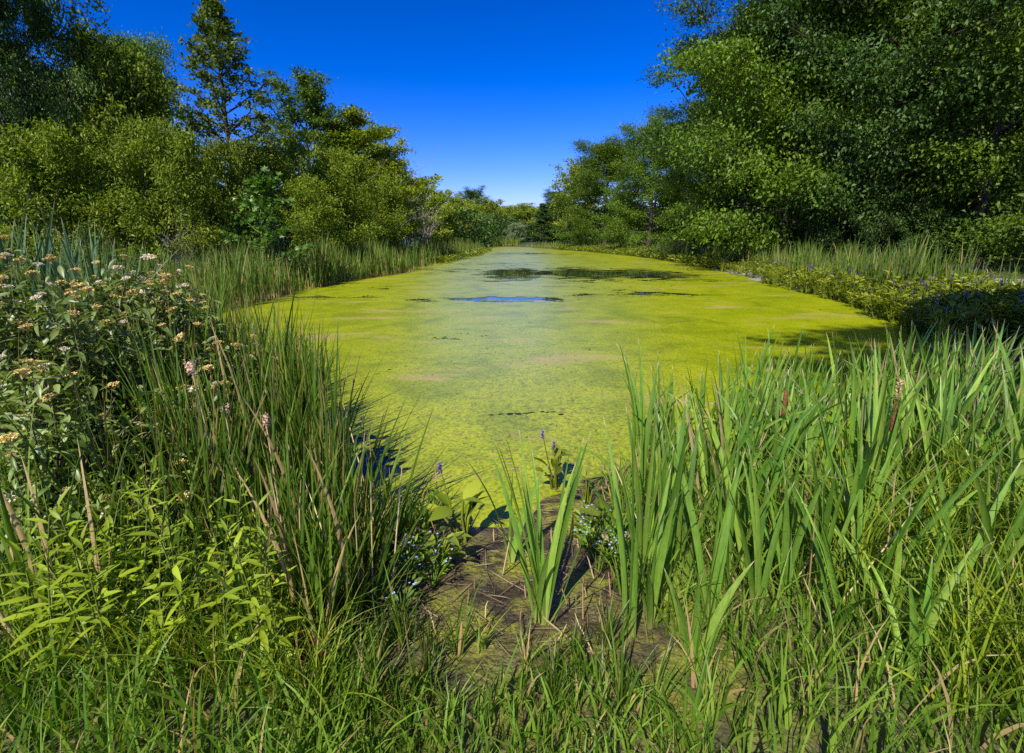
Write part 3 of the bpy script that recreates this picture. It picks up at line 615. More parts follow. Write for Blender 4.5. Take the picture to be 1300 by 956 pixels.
# ------------------------------------------------------------------ pickerelweed
def pickerel_mesh(seed, n, h, leaf, flowers):
    g = np.random.default_rng(seed); lb = Bag(); az = g.uniform(0, 6.28, n); hh = h * g.uniform(.45, 1.0, n); r = g.uniform(.04, .22, n) * h * 1.6
    tip = np.stack([np.cos(az) * r, np.sin(az) * r, hh], -1)
    for k in range(n): tube(lb, [np.array((cos(az[k]), sin(az[k]), 0)) * .02, tip[k] * np.array((.5, .5, .6)), tip[k]], [.006, .005, .004], 4, rnd=.5)
    D = np.stack([np.cos(az), np.sin(az), g.uniform(.1, 1.2, n)], -1); N = np.stack([-np.cos(az) * .6, -np.sin(az) * .6, np.ones(n)], -1) + g.normal(0, .3, (n, 3))
    leaves(lb, g, tip, D, N, leaf * g.uniform(.7, 1.2, n), .48, fine=True)
    fb = None
    if flowers:
        fb = Bag()
        for k in range(flowers):
            a = g.uniform(0, 6.28); q = np.array((cos(a) * .05, sin(a) * .05, h * g.uniform(1.0, 1.25)))
            m_ = 40; zz = g.uniform(0, .075, m_); th = g.uniform(0, 6.28, m_); dd = np.stack([np.cos(th), np.sin(th), .4 + 0 * th], -1)
            leaves(fb, g, q + np.stack([0 * zz, 0 * zz, zz], -1), dd, np.array((0, 0, 1.)) + g.normal(0, .3, (m_, 3)), .016, .8)
            tube(lb, [(0, 0, 0), q * np.array((.6, .6, .6)), q + np.array((0, 0, .07))], [.005, .004, .003], 4, rnd=.6)
    return lb.mesh('foliage', M['pickerel']), (fb.mesh('flower_spike', M['purple'], False) if fb else None)
PK = [pickerel_mesh(30 + k, 20, .40, .105, (0, 0, 1, 2, 0)[k]) for k in range(5)]
g = np.random.default_rng(5)
PZ = ['in the tree shade at the near end of the right shore', 'in front of the end of the right reeds', 'on the far sunny stretch of the right shore']
band = [(1230, 445), (1180, 425), (1150, 410), (1110, 399), (1080, 384), (1040, 374), (1000, 366), (950, 351), (905, 341), (870, 333)]
P = along(band, 300, g, (-.3, 1.5))
for i, (x, y) in enumerate(P):
    f, fl = PK[g.integers(0, 5)]
    zn = 0 if y < 7.2 else 1 if y < 11 else 2
    o = ob('pickerelweed', f, (x, y, max(hz(x, y), 0)), g.uniform(0, 6.28), g.uniform(.75, 1.35),
           label=('leafy green pickerelweed ' if fl is None else 'purple flowered pickerelweed ') + PZ[zn], cat='water plant', group=('' if fl is None else 'flowering ') + 'pickerelweed ' + PZ[zn])
    if fl: ob('flower_spike', fl, parent=o)
bb = Bag()
def leafy(bag, P, h, leaf, per):
    n_ = len(P); idx = np.repeat(np.arange(n_), per); k = len(idx)
    zb = np.maximum(height(P[:, 0], P[:, 1]), 0)
    Q_ = np.c_[P[idx] + g.normal(0, .08, (k, 2)), zb[idx] + h * g.uniform(.2, 1.05, k)]
    az = g.uniform(0, 6.28, k)
    leaves(bag, g, Q_, np.stack([np.cos(az), np.sin(az), g.uniform(-.2, 1, k)], -1), np.array((0, 0, 1.)) + g.normal(0, .5, (k, 3)), leaf * g.uniform(.6, 1.3, k), .42)
leafy(bb, along(band, 3000, g, (-.2, 2.2)), .34, .09, 8)
leafy(bb, along([(1300, 470), (1230, 440), (1180, 425), (1150, 410)], 1500, g, (.2, 3.5)), .45, .085, 12)
leafy(bb, along([(905, 341), (850, 330), (800, 324.5), (745, 319.5), (700, 316.5)], 2500, g, (-.6, 2)), .35, .2, 6)
leafy(bb, along([(616, 318), (600, 323.5), (560, 331), (545, 335)][::-1], 500, g, (-1.0, .6)), .3, .2, 6)
ob('pickerelweed_bed', bb.mesh('pickerelweed_bed', M['pickerel'], False), kind='stuff', label='leafy green mat of water plants edging the pond', cat='water plants')

# ------------------------------------------------------------------ ground cover grass
g = np.random.default_rng(8); gb = Bag()
def grass(n, fx, fy, L0, L1, w, keep):
    x = g.uniform(*fx, n); y = g.uniform(*fy, n); k = keep(x, y); x, y = x[k], y[k]
    z = height(x, y); k = z > .0; x, y, z = x[k], y[k], z[k]; m_ = len(x)
    blades(gb, g, np.c_[x, y, z - .01], g.uniform(L0, L1, m_), w * g.uniform(.6, 1.4, m_), g.uniform(0, 6.28, m_), np.abs(g.normal(.15, .2, m_)), g.uniform(.1, 1.3, m_), 4, across=2, tip=.8)
grass(8000, (-2.8, -.35), (.75, 2.6), .10, .34, .008, lambda x, y: x < -.48 - .12 * np.sin(y * 5))
grass(2600, (-.6, .5), (.75, 1.5), .06, .17, .008, lambda x, y: y < 1.2 + .08 * np.sin(x * 9))
grass(6000, (.3, 3.2), (.75, 2.6), .10, .34, .008, lambda x, y: x > .42 + .1 * np.sin(y * 6))
grass(5000, (4, 22), (5, 24), .08, .25, .02, lambda x, y: (shore_dist(x, y) > .8) & (np.abs(x * .75 + y * .66 - 16.0) > 1.4))
grass(8000, (-14, -2.5), (2.5, 14), .2, .6, .02, lambda x, y: shore_dist(x, y) > .3)
ob('grass', gb.mesh('grass', M['grass']), kind='stuff', label='short green grass covering the banks', cat='grass')

# ------------------------------------------------------------------ broad cattails, right foreground: every leaf a piece of its own
g = np.random.default_rng(77)
LEAF = []
for k in range(18):
    b_ = Bag(); arch = k % 6 == 5
    blades(b_, g, [(0, 0, 0)], 1.0, .0255 * g.uniform(.65, 1.25), 0, .02, g.uniform(.05, .30) if not arch else g.uniform(.7, 1.3), 11, yaw=g.uniform(-.9, .9), twist=.9, fold=.22, tip=.42, rnd=g.random())
    LEAF.append(b_.mesh('leaf', M['cattail']))
DRY = [LEAF[k].copy() for k in (2, 10, 17, 3)]
for me in DRY: me.materials.clear(); me.materials.append(M['dryleaf']); me.name = 'leaf'
BLUE = [me.copy() for me in LEAF]
for me in BLUE: me.materials.clear(); me.materials.append(M['bluecattail']); me.name = 'leaf'
def spike_part(root, x, z0, length, r, gone):
    b_ = Bag(); zz = np.array((0, .015, .05, .5, .93, 1.0)) * length; rr = r * np.array((.3, .85, 1, 1.05, .9, .3))
    tube(b_, np.stack([np.full(6, x * 1.0), 0 * zz, z0 + zz], -1), rr, 9)
    ob('flower_spike', b_.mesh('flower_spike', M['spike']), parent=root)
    b_ = Bag(); tube(b_, [(0, 0, 0), (x * .5, 0, z0 * .5), (x, 0, z0), (x, 0, z0 + length + .10)], [.006, .006, .005, .003], 6, rnd=.3)
    ob('stalk', b_.mesh('stalk', M['cattail']), parent=root)
    if gone:
        b_ = Bag(); q = np.random.default_rng(int(z0 * 1000)); m_ = 70; zz = q.uniform(0, .09, m_); th = q.uniform(0, 6.28, m_)
        leaves(b_, q, np.stack([x + 0 * zz, 0 * zz, z0 + length + zz], -1), np.stack([np.cos(th), np.sin(th), .9 + 0 * th], -1), np.stack([np.sin(th), np.cos(th), 0 * th], -1), .02, .5)
        ob('seed_tuft', b_.mesh('seed_tuft', M['dead'], False), parent=root)
def cattail(x, y, hgt, nlv, label, group=None, spread=.17, lean_to=None, wide=1.0, name='cattail'):
    r = ob(name, None, (x, y, max(hz(x, y), -.03) - .01), 0, label=label, cat='cattail', group=group)
    for k in range(nlv):
        dry = g.random() < .05; me = DRY[g.integers(0, len(DRY))] if dry else LEAF[g.integers(0, len(LEAF))]
        L = hgt * g.uniform(.68, 1.06); tilt = abs(g.normal(spread * .6, spread * .7)); az = g.uniform(0, 6.28) if lean_to is None else lean_to + g.normal(0, .9)
        o = ob('leaf', me, (g.normal(0, .012), g.normal(0, .012), 0), parent=r, s=(wide * (.55 + .45 * L) * (.5 if dry else 1), wide * (.55 + .45 * L) * (.5 if dry else 1), L), rot=(0, tilt, az))
    return r
def right_zone(x, y): return x > .46 + .22 * (y - 1.4) and x < .9 * y + .7 and y < 2.75 + .45 * x
pts = []
while len(pts) < 165:
    x, y = g.uniform(.3, 4.4), g.uniform(1.2, 4.3)
    if right_zone(x, y) and all((x - a) ** 2 + (y - b) ** 2 > .012 for a, b in pts): pts.append((x, y))
pts.sort(key=lambda p: p[1])
for i, (x, y) in enumerate(pts):
    hgt = np.interp(y, [1.2, 1.6, 2.0, 2.7, 4.3], [.55, .70, .79, .73, .67]) * g.uniform(.85, 1.15)
    zn = 0 if x < .95 and y > 1.5 else 1 if y < 1.6 else 2 if y > 2.75 and x < 2.4 else 3 if x > 2.1 else 4
    cattail(x, y, hgt, int(g.integers(5, 8)), *[('broad leaved cattail on the mud side of the right stand', 'right cattails next to the mud'), ('low broad leaved cattail among the sedges in front of the right stand', 'right cattails among the sedges'),
        ('broad leaved cattail in the back row of the right stand, against the duckweed', 'right cattails against the duckweed'), ('broad leaved cattail at the right end of the stand, below the pickerelweed bank', 'right cattails below the pickerelweed'),
        ('broad leaved cattail in the thick middle of the right stand, around the brown spikes', 'right cattails around the brown spikes')][zn])
for px, py, Y, lab, gone in [(995, 500, 2.3, 'cattail bearing a slim dark brown spike with pale pointed tip, standing before the duckweed', False),
                             (1133, 525, 2.0, 'cattail whose brown spike has burst into a pale tan tuft, in right stand', True),
                             (1093, 560, 2.2, 'cattail with short brown spike half hidden among leaves left of the tan tufted one', False)]:
    x, _, z = W(px, py, Y); r = cattail(x, Y, .85, 4, lab); spike_part(r, .01, z - .16, .14, .0105, gone)
x, y = G(687, 812); x2, y2 = G(648, 726)
r = cattail(x, y, .86, 0, 'lone upright cattail clump standing on the bare mud in the centre')
for az, tilt, L, k in [(3.0, .20, .74, 0), (2.7, .15, .70, 1), (3.3, .11, .76, 2), (.3, .06, .62, 3), (.1, .15, .74, 4), (1.4, .06, .56, 6), (2.2, .08, .72, 7), (4.2, .09, .52, 8), (-.4, .22, .50, 9), (3.4, .24, .48, 10), (.6, .19, .70, 12), (3.1, .04, .60, 13), (-.2, .42, .40, 7), (2.9, .16, .66, 14), (.2, .08, .70, 9), (.0, .12, .66, 4), (1.8, .03, .68, 11), (1.0, .1, .44, 15), (5.0, .16, .38, 16)]:
    ob('leaf', LEAF[k], (g.normal(0, .015), g.normal(0, .015), 0), parent=r, s=(.68, .68, L), rot=(0, tilt * .9, az))
r = cattail(x2, y2, .5, 0, 'small pale yellow cattail stub just behind the lone clump')
for az, tilt, L, k in [(2.9, .12, .5, 1), (.4, .14, .46, 2), (1.5, .1, .40, 8)]: ob('leaf', LEAF[k], parent=r, s=(1.2, 1.2, L), rot=(0, tilt, az))
for px, py, lab in [(795, 830, 'cattail at the left end of the right stand beside the mud'), (812, 760, 'cattail with pale yellow feet at the mud edge of the right stand')]:
    x, y = G(px, py); cattail(x, y, .76, 7, lab, spread=.10)

# tall cattails behind the dogwood, left
for i in range(72):
    px = g.uniform(-30, 140) if i < 54 else g.uniform(150, 320); Y = g.uniform(2.95, 3.7); x, _, _ = W(px, 400, Y)
    top = np.interp(px, [-30, 60, 120, 150, 320], [248, 258, 270, 322, 345]); z = W(px, top, Y)[2]
    r = ob('cattail', None, (x, Y, hz(x, Y) - .01), label='tall bluish cattail standing behind the flowering dogwood', cat='cattail', group='tall cattails behind the dogwood')
    for k in range(int(g.integers(5, 8))):
        L = (z - .05) * g.uniform(.72, 1.08); o = ob('leaf', BLUE[g.integers(0, 18)], (g.normal(0, .015), g.normal(0, .015), 0), parent=r, s=(1.15, 1.15, L), rot=(0, abs(g.normal(.08, .12)), g.uniform(0, 6.28)))

# ------------------------------------------------------------------ narrow-leaved cattails, left foreground
NAR = []
for k in range(12):
    b_ = Bag(); n_ = int(g.integers(7, 11))
    blades(b_, g, np.c_[g.normal(0, .015, (n_, 2)), np.zeros(n_)], g.uniform(.6, 1.05, n_), .0145 * g.uniform(.6, 1.35, n_), g.uniform(0, 6.28, n_), np.abs(g.normal(.07, .09, n_)), np.abs(g.normal(.2, .25, n_)), 9, fold=.2, tip=.6)
    if k % 3 == 0: tube(b_, [(0, 0, 0), (.02, .01, .4), (.05, .02, .75)], [.004, .004, .002], 5, rnd=.2)
    NAR.append(b_.mesh('narrow_cattail', M['narrow']))
poly = np.array([G(*p) for p in [(-60, 880), (470, 880), (500, 790), (505, 720), (455, 655), (395, 605), (300, 555), (120, 540), (-60, 560)]])
def inpoly(x, y, A):
    c = False
    for (x0, y0), (x1, y1) in zip(A, np.roll(A, -1, 0)):
        if (y0 > y) != (y1 > y) and x < (x1 - x0) * (y - y0) / (y1 - y0) + x0: c = not c
    return c
NZ = [('narrow leaved cattail in the shade in front of the dogwood shrubs', 'narrow cattails in front of the dogwoods'),
      ('narrow leaved dark green cattail between the dogwoods and the fluffy old seed heads', 'narrow cattails around the left seed heads'),
      ('narrow leaved dark green cattail between the fluffy old seed heads and the dark open water', 'narrow cattails beside the dark open water'),
      ('short narrow leaved cattail leaning right over the left edge of the mud', 'narrow cattails leaning over the mud')]
cnt = 0
while cnt < 225:
    x, y = g.uniform(-3.2, .1), g.uniform(1.1, 3.6)
    if not inpoly(x, y, poly): continue
    px = 650 + x / (y * .98 + .3) * FPX
    if px < 200 and g.random() < .6: continue
    s = np.interp(y, [1.1, 1.5, 2.0, 2.8, 3.6], [.58, .78, 1.02, 1.18, 1.15]) * g.uniform(.82, 1.15) * np.interp(px, [200, 400, 450, 520], [1, 1, .85, .6])
    lr = np.interp(px, [250, 420, 520], [.03, .10, .24])
    zn = 0 if px < 210 else 1 if px < 320 else 2 if px < 440 else 3
    ob('narrow_cattail', NAR[g.integers(0, 12)], (x, y, max(hz(x, y), -.05) - .01), rot=(g.normal(.0, .05), g.normal(lr, .07), g.uniform(-.5, .5)), s=(.9, .9, s),
       label=NZ[zn][0], cat='cattail', group=NZ[zn][1]); cnt += 1

for i in range(85):
    px = g.uniform(215, 398); Y = g.uniform(2.9, 4.9); x, _, _ = W(px, 420, Y)
    h = W(px, np.interp(px, [215, 260, 320, 370, 400], [318, 325, 345, 372, 388]) + g.uniform(-12, 55), Y)[2]
    ob('narrow_cattail', NAR[g.integers(0, 12)], (x, Y, max(hz(x, Y), -.05) - .02), rot=(g.normal(0, .06), g.normal(.05, .07), g.uniform(0, 6.28)), s=(1.15, 1.15, h / 1.0),
       label='tall narrow leaved cattail standing in the duckweed at the left rim of the pond', cat='cattail', group='narrow cattails standing in the duckweed')
# ------------------------------------------------------------------ sedge tussocks
SED = []
for k in range(6):
    b_ = Bag(); n_ = 30
    blades(b_, g, np.c_[g.normal(0, .03, (n_, 2)), np.zeros(n_)], g.uniform(.3, .72, n_), .0080 * g.uniform(.7, 1.3, n_), g.uniform(0, 6.28, n_), np.abs(g.normal(.25, .2, n_)), g.uniform(.3, 1.7, n_), 8, fold=.3, tip=.8)
    SED.append(b_.mesh('sedge_tussock', M['sedge']))
k = 0
while k < 20:
    x, y = g.uniform(.6, 2.6), g.uniform(1.0, 2.05)
    if x > 1.05 * y + .5 or y > 1.55 + .25 * x or (x < .9 and y > 1.5): continue
    ob('sedge_tussock', SED[k % 6], (x, y, hz(x, y) - .01), g.uniform(0, 6.28), g.uniform(.75, 1.1), label='arching yellow green sedge tussock at the foot of the right cattails', cat='sedge', group='sedge tussocks at lower right'); k += 1
for k in range(46):
    x, y = g.uniform(-.5, .44), g.uniform(1.10, 1.40)
    ob('grass_tuft', NAR[k % 12], (x, y, hz(x, y) - .01), g.uniform(0, 6.28), (.5, .5, g.uniform(.11, .20) if k % 3 else g.uniform(.2, .32)), label='small grass tuft along the near edge of the mud', cat='grass tuft', group='small tufts at the mud edge')
for k in range(30):
    x, y = g.uniform(-2.0, -.5), g.uniform(1.0, 1.7)
    ob('sedge_tussock', SED[k % 6], (x, y, hz(x, y) - .01), g.uniform(0, 6.28), g.uniform(.5, .8), label='grass tussock under the leafy herbs at lower left', cat='grass tuft', group='tussocks at lower left')

# ------------------------------------------------------------------ leafy herbs, lower left (each leaf a piece on the near ones)
HL = []
for k in range(6):
    b_ = Bag(); leaves(b_, g, np.zeros((1, 3)), np.array([[1., 0, .25]]), np.array([[-.25, 0, 1.]]), np.array([1.0]), g.uniform(.17, .25), fine=True, rnd=np.array([g.random()])); HL.append(b_.mesh('leaf', M['herb']))
def herb(x, y, h, label, group=None, nlv=20, ll=.085):
    r = ob('leafy_herb', None, (x, y, hz(x, y) - .01), g.uniform(0, 6.28), label=label, cat='herb', group=group)
    q = np.linspace(0, 1, 5); lean = g.normal(0, .09, 2) * h
    st = np.stack([lean[0] * q ** 2, lean[1] * q ** 2, h * q], -1); b_ = Bag(); tube(b_, st, .0035 * (1 - .6 * q), 5); ob('stem', b_.mesh('stem', M['greentwig']), parent=r)
    for i in range(nlv):
        t = .22 + .78 * ((i + .5) / nlv) ** .8; p_ = np.array([np.interp(t, q, st[:, a]) for a in range(3)]); s = ll * (1.15 - .55 * t) * g.uniform(.8, 1.25)
        ob('leaf', HL[g.integers(0, 6)], p_, parent=r, s=s, rot=(g.normal(0, .3), np.interp(t, [.2, .9, 1], [.25, -.35, -.9]) + g.normal(0, .2), i * 2.399 + g.normal(0, .3)))
for k in range(64):
    px, py = g.uniform(60, 420), g.uniform(740, 900)
    x, y = G(px, py); top = np.interp(px, [60, 200, 330, 420], [690, 610, 640, 720]) + g.uniform(0, 110); h = W(px, top, y)[2]
    if h < .12: continue
    herb(x, y, min(h, .8), 'yellow green herb with narrow pointed leaves in the lower left', 'leafy herbs in the lower left')
for px, py, top in [(245, 700, 575), (268, 720, 612), (318, 760, 640)]:
    x, y = G(px, py); herb(x, y, W(px, top, y)[2], 'taller herb with broad pale leaves rising through the grass at left', 'broad leaved herbs', nlv=12, ll=.12)
RL = []
for k in range(3):
    b_ = Bag(); leaves(b_, g, np.zeros((1, 3)), np.array([[1., 0, .1]]), np.array([[-.1, 0, 1.]]), np.array([1.0]), .6, fine=True, rnd=np.array([g.random()])); RL.append(b_.mesh('leaf', M['redleaf']))
for px, py in [(415, 862), (400, 850), (428, 846)]:
    x, y = G(px, py); r = ob('red_leaf_plant', None, (x, y, hz(x, y)), label='low plant with dark red leaves at the bottom left of the mud', cat='plant', group='red leaved plants')
    b_ = Bag()
    for k in range(14):
        a = g.uniform(0, 6.28); q = np.array((cos(a) * .06, sin(a) * .06, .09)) * g.uniform(.4, 1.2)
        tube(b_, [(0, 0, 0), q * .6, q], [.002, .002, .001], 4, rnd=.5)
        ob('leaf', RL[k % 3], q, parent=r, s=.032 * g.uniform(.7, 1.3), rot=(g.normal(0, .3), g.normal(.2, .3), a))
    ob('stem', b_.mesh('stem', M['greentwig']), parent=r)

# ------------------------------------------------------------------ flowering dogwood shrubs
DL = []
for k in range(8):
    b_ = Bag(); leaves(b_, g, np.zeros((1, 3)), np.array([[1., 0, .15]]), np.array([[-.15, 0, 1.]]), np.array([1.0]), g.uniform(.20, .31), fine=True, fold=.35, rnd=np.array([g.random()])); DL.append(b_.mesh('leaf', M['dogwood']))
def cyme(mat):
    b_ = Bag(); n_ = 95; rr = np.sqrt(g.random(n_)); th = g.uniform(0, 6.28, n_); P = np.stack([rr * np.cos(th), rr * np.sin(th), .42 * (1 - rr ** 2) + g.normal(0, .07, n_)], -1) * .5
    az = g.uniform(0, 6.28, n_); leaves(b_, g, P, np.stack([np.cos(az), np.sin(az), .5 + 0 * az], -1), np.array((0, 0, 1.)) + g.normal(0, .5, (n_, 3)), .2, .8)
    for a in range(7): tube(b_, [(0, 0, -.45), P[a * 9] * .6 + np.array((0, 0, -.1)), P[a * 9]], [.02, .014, .01], 4, rnd=.2)
    return b_.mesh('flower_head', mat, False)
CY = [cyme(M['bloom']), cyme(M['bloom']), cyme(M['palebloom'])]
def dogwood(cx, cy, rx, ry, top, label, nleaf, nfl, nextra, seed):
    q = np.random.default_rng(seed); r = ob('dogwood_shrub', None, (cx, cy, hz(cx, cy)), label=label, cat='shrub')
    tips = []; b_ = Bag()
    for i in range(70):
        a = q.uniform(0, 6.28); u = math.sqrt(q.random()); hx, hy = cos(a) * rx * u, sin(a) * ry * u
        zt = top * (1 - .55 * u ** 2.2) * q.uniform(.80, 1.04); s = np.linspace(0, 1, 6)
        pts = np.stack([hx * s ** 1.3, hy * s ** 1.3, zt * s ** .8], -1) + np.cumsum(q.normal(0, .012, (6, 3)), 0) * s[:, None]
        tube(b_, pts, .008 * (1 - .75 * s), 5); tips.append(pts)
    ob('branch_frame', b_.mesh('branch_frame', M['twig']), parent=r)
    tips = np.array(tips)
    def lf(n_, fmin):
        i = q.integers(0, len(tips), n_); f = 1 - (1 - fmin) * q.random(n_) ** 1.5
        P = np.stack([[np.interp(ff, np.linspace(0, 1, 6), tips[ii][:, w]) for w in range(3)] for ii, ff in zip(i, f)]); return P + q.normal(0, .035, P.shape), i
    P, _ = lf(nleaf, .72)
    P = P[np.argsort(P[:, 1] - P[:, 2] * .5)]
    for p_ in P:
        ob('leaf', DL[q.integers(0, 8)], p_, parent=r, s=.064 * q.uniform(.6, 1.3), rot=(q.normal(0, .45), q.uniform(-.3, .75), q.uniform(0, 6.28)))
    P, _ = lf(nextra, .25); az = q.uniform(0, 6.28, nextra); b_ = Bag()
    leaves(b_, q, P + q.normal(0, .04, P.shape), np.stack([np.cos(az), np.sin(az), q.uniform(-.9, .3, nextra)], -1), np.array((0, 0, 1.)) + q.normal(0, .4, (nextra, 3)),   .060 * q.uniform(.5, 1.35, nextra), .30, fine=True)
    o = ob('foliage', b_.mesh('foliage', M['dogwood']), parent=r, kind='stuff')
    i = q.permutation(len(tips))[:nfl]
    for k in range(nfl):
        p_ = tips[k % len(tips)][-1] + (q.normal(0, .07, 3) * np.array((1, 1, .5)) if k >= len(tips) else 0) + np.array((0, 0, .05))
        ob('flower_head', CY[q.choice([0, 1, 2, 1, 2, 0, 1])], p_, parent=r, s=.040 * q.uniform(.5, 1.45), rot=(q.normal(0, .2), q.normal(0, .2), q.uniform(0, 6.28)))
dogwood(-2.25, 2.45, .85, .75, 1.30, 'large dogwood shrub topped with flat orange and cream flower heads, left of the pond', 300, 260, 11000, 1)
dogwood(-1.85, 1.75, .62, .45, .78, 'lower shaded dogwood shrub below the large one at the left edge', 240, 45, 3800, 2)

# bits of dead leaf and stem drifting on the duckweed
b_ = Bag(); n_ = 620; y = 2.7 + 4.5 * g.random(n_) ** 1.5; x = g.uniform(-.35, .55, n_) * y + .2; k = shore_dist(x, y) < -.05; x, y = x[k], y[k]; n_ = len(x)
blades(b_, g, np.c_[x, y, np.full(n_, .009)], g.uniform(.015, .07, n_), g.uniform(.004, .012, n_), g.uniform(0, 6.28, n_), np.full(n_, 1.53), g.normal(0, .05, n_), 2, across=2, tip=.5, yaw=np.zeros(n_), twist=.2)
ob('floating_debris', b_.mesh('floating_debris', M['litter']), kind='stuff', label='small brown plant debris drifting on the near duckweed', cat='debris')
# ------------------------------------------------------------------ central mud: pickerelweed clumps, forget-me-nots, dead stubs
PB = [pickerel_mesh(60 + k, 9, .20, .10, 0)[0] for k in range(3)]
for px, py, s, fl, lab in [(705, 615, 1.1, 2, 'pickerelweed clump with two purple spikes on the mud point'), (585, 690, 1.2, 1, 'pickerelweed with one purple spike at the left of the mud'),
                           (745, 640, .8, 0, 'small dark leaved clump at the tip of the mud point'), (560, 730, .9, 0, 'leafy water plant at the left rim of the mud'), (770, 700, .9, 0, 'leafy water plant by the forget-me-nots')]:
    x, y = G(px, py, .03); o = ob('pickerelweed', PB[int(px) % 3], (x, y, max(hz(x, y), 0)), px, s, label=lab, cat='water plant')
    for k in range(fl):
        b_ = Bag(); m_ = 46; zz = g.uniform(0, .045, m_); th = g.uniform(0, 6.28, m_); q = np.array((-.07 + .06 * k, .02 * k, .28 - .07 * k))
        leaves(b_, g, q + np.stack([0 * zz, 0 * zz, zz], -1), np.stack([np.cos(th), np.sin(th), .4 + 0 * th], -1), np.array((0, 0, 1.)) + g.normal(0, .3, (m_, 3)), .011, .8)
        f = ob('flower_spike', b_.mesh('flower_spike', M['purple'], False), parent=o, rot=(0, 0, -px))
        b_ = Bag(); tube(b_, [(0, 0, 0), q * .6, q + np.array((0, 0, .03))], [.004, .003, .002], 5, rnd=.5); ob('stalk', b_.mesh('stalk', M['pickerel']), parent=o, rot=(0, 0, -px))
for k in range(16):
    px, py = (g.uniform(745, 800), g.uniform(660, 735)) if k < 9 else (g.uniform(500, 575), g.uniform(660, 800)); x, y = G(px, py, .03); b_ = Bag(); n_ = 40
    for j in range(8):
        a = g.uniform(0, 6.28); tube(b_, [(0, 0, 0), (cos(a) * .03, sin(a) * .03, .06), (cos(a) * .07, sin(a) * .07, .11)], [.0022, .002, .001], 4, rnd=.5)
    th = g.uniform(0, 6.28, n_); rr = g.uniform(.01, .07, n_); leaves(b_, g, np.stack([np.cos(th) * rr, np.sin(th) * rr, .03 + rr * 1.2], -1), np.stack([np.cos(th), np.sin(th), .6 + 0 * th], -1), np.array((0, 0, 1.)) + g.normal(0, .4, (n_, 3)), .04, .35)
    o = ob('forget_me_not', b_.mesh('forget_me_not', M['grass'], False), (x, y, max(hz(x, y), 0)), label='low forget-me-not with tiny pale blue flowers on the mud', cat='flower', group='forget-me-nots on the mud')
    b_ = Bag(); n_ = 7; th = g.uniform(0, 6.28, n_); rr = g.uniform(.02, .08, n_); P = np.stack([np.cos(th) * rr, np.sin(th) * rr, .09 + g.uniform(0, .05, n_)], -1)
    for kk in range(3): leaves(b_, g, P, np.stack([np.cos(th + kk * 2.1), np.sin(th + kk * 2.1), .1 + 0 * th], -1), np.tile((0, -.5, 1.), (n_, 1)), .0055, 1.2)
    ob('blossom', b_.mesh('blossom', M['blueflower'], False), parent=o)
ST = []
for k in range(6):
    b_ = Bag(); tube(b_, [(0, 0, 0), (g.normal(0, .001), g.normal(0, .001), .4), (g.normal(0, .002), g.normal(0, .002), .8), (g.normal(0, .004), g.normal(0, .004), 1.0)], [.0065, .0062, .0055, .002], 5, rnd=g.random()); ST.append(b_.mesh('dead_stalk', M['dead']))
def stalk(px, py, L, lean, label='pale dry broken cattail stalk poking up from the mud', group='dry stalks on the mud'):
    x, y = G(px, py, .02); ob('dead_stalk', ST[g.integers(0, 6)], (x, y, max(hz(x, y), 0) - .02), s=(.48, .48, L), rot=(g.normal(0, .15), lean, g.uniform(-.4, .4)), label=label, cat='dead stalk', group=group)
for px, py, L, le in [(595, 720, .10, -.3), (560, 700, .16, -.25), (627, 690, .08, 0), (637, 740, .22, .18), (735, 700, .10, -.2), (760, 690, .09, -.2), (755, 745, .14, -.25), (700, 700, .12, 0), (725, 790, .16, -.3),
                      (740, 800, .2, -.1), (760, 810, .14, 0), (705, 830, .09, .4), (755, 850, .18, -.4), (660, 800, .08, .05), (603, 760, .1, 0), (555, 820, .1, -.3), (725, 825, .16, -.7), (745, 770, .1, -.2), (770, 640, .12, -.2), (790, 690, .1, -.25),
                      (720, 655, .1, -.1), (668, 770, .07, -.1), (775, 770, .13, -.1), (615, 800, .09, .1)]: stalk(px, py, L, le)
for k in range(70):
    px, py = g.uniform(215, 500), g.uniform(620, 820); stalk(px, py, g.uniform(.2, .62), g.normal(-.08, .22), 'thin dry tan stalk standing among the left narrow cattails', 'dry stalks among the left cattails')
for k in range(45):
    px, py = g.uniform(800, 1280), g.uniform(640, 830); stalk(px, py, g.uniform(.15, .5), g.normal(-.12, .3), 'thin dry tan stalk standing among the right broad cattails', 'dry stalks among the right cattails')
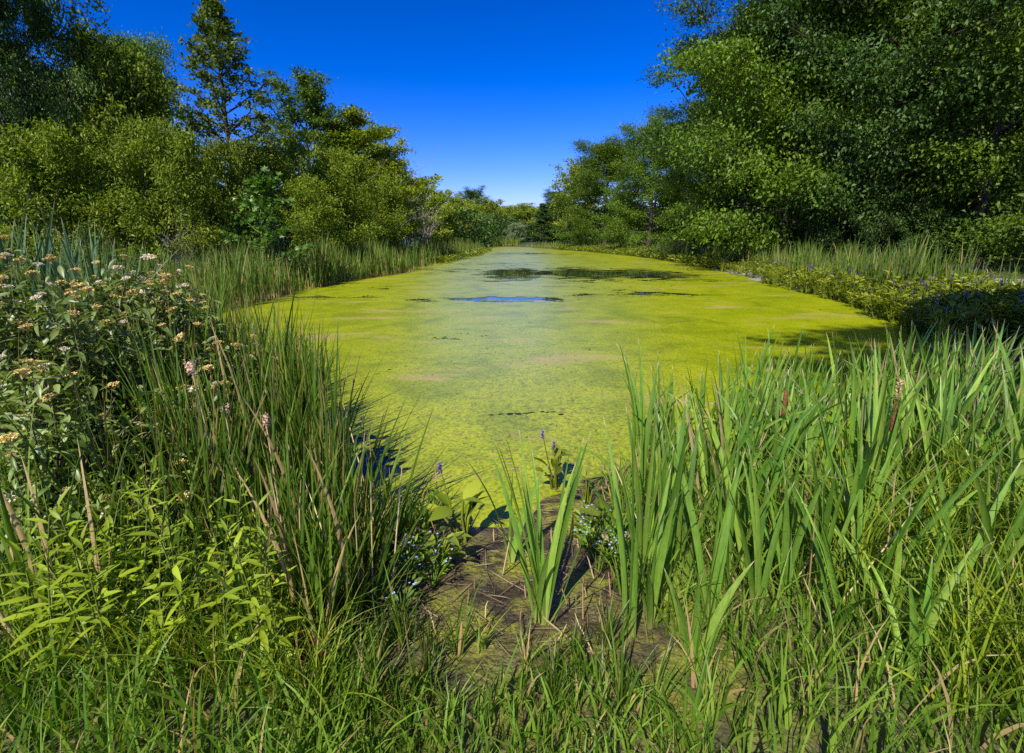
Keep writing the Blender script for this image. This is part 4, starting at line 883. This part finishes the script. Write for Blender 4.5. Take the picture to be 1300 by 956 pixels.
# old fluffy seed heads on dry stems
def fluffy(px, py, Y, foot, length, r, label, bend=0.0):
    x, _, z = W(px, py, Y); x0, _, _ = W(foot, py, Y); zb = max(hz(x0, Y), 0)
    rt = ob('old_cattail', None, (x0, Y, zb), label=label, cat='seed head')
    b_ = Bag(); d = np.array((x - x0, 0, z - zb)); tube(b_, [(0, 0, 0), d * .5 + np.array((-bend, 0, .02)), d], [.005, .004, .003], 6, rnd=.7); ob('stalk', b_.mesh('stalk', M['dead']), parent=rt)
    b_ = Bag(); dn = d / np.linalg.norm(d); s = np.linspace(0, 1, 8); rr = r * np.array((.2, .8, 1, 1.1, 1, .95, .75, .15)) * g.uniform(.85, 1.15, 8); tube(b_, d + dn * (length * (s - .2))[:, None], rr, 9)
    n_ = 160; f = g.uniform(0, 1, n_); th = g.uniform(0, 6.28, n_); nn = np.stack([np.cos(th), np.sin(th), g.normal(0, .4, n_)], -1)
    leaves(b_, g, d + dn * (length * (f - .2))[:, None] + nn * (r * .8), nn + g.normal(0, .4, nn.shape), g.normal(0, 1, nn.shape), r * .7, .4)
    ob('seed_fluff', b_.mesh('seed_fluff', M['fluff'], False), parent=rt)
fluffy(244, 472, 1.9, 300, .055, .014, 'pinkish fluffy old cattail head, highest of those at the left', .05)
fluffy(286, 522, 1.85, 292, .03, .012, 'small round fluffy cattail remnant between the other two old heads')
fluffy(338, 538, 1.8, 346, .05, .010, 'slim fluffy old cattail head, rightmost of those among the left narrow cattails')
fluffy(512, 692, 1.55, 472, .06, .008, 'bent dry cattail head drooping over the left edge of the mud', .0)
# reddish canes at the left
for px, py, top, lean in [(50, 880, 720, -.3), (62, 640, 520, -.2)]:
    x, y = G(px, py); h = W(px, top, y)[2]; b_ = Bag(); tube(b_, [(0, 0, 0), (lean * h * .5, 0, h * .5), (lean * h, 0, h)], [.008, .007, .004], 6, rnd=.4)
    ob('dead_cane', b_.mesh('dead_cane', M['dead']), (x, y, hz(x, y)), label='thick leaning tan cane at the lower left corner' if py > 700 else 'reddish brown cane in front of the lower dogwood', cat='dead stalk')
# litter flattened on the mud
b_ = Bag(); n_ = 1100; x = g.uniform(-.85, .8, n_); y = g.uniform(1.3, 2.7, n_); z = height(x, y); k = z > 0.0; x, y, z = x[k], y[k], z[k]; n_ = len(x)
blades(b_, g, np.c_[x, y, z + .006], g.uniform(.03, .2, n_),   .003 * g.uniform(.4, 1.6, n_), g.uniform(0, 6.28, n_), g.uniform(1.35, 1.58, n_), g.normal(0, .1, n_), 3, across=2, tip=.3)
ob('dead_litter', b_.mesh('dead_litter', M['litter']), kind='stuff', label='flattened dry leaf litter lying on the mud', cat='litter')
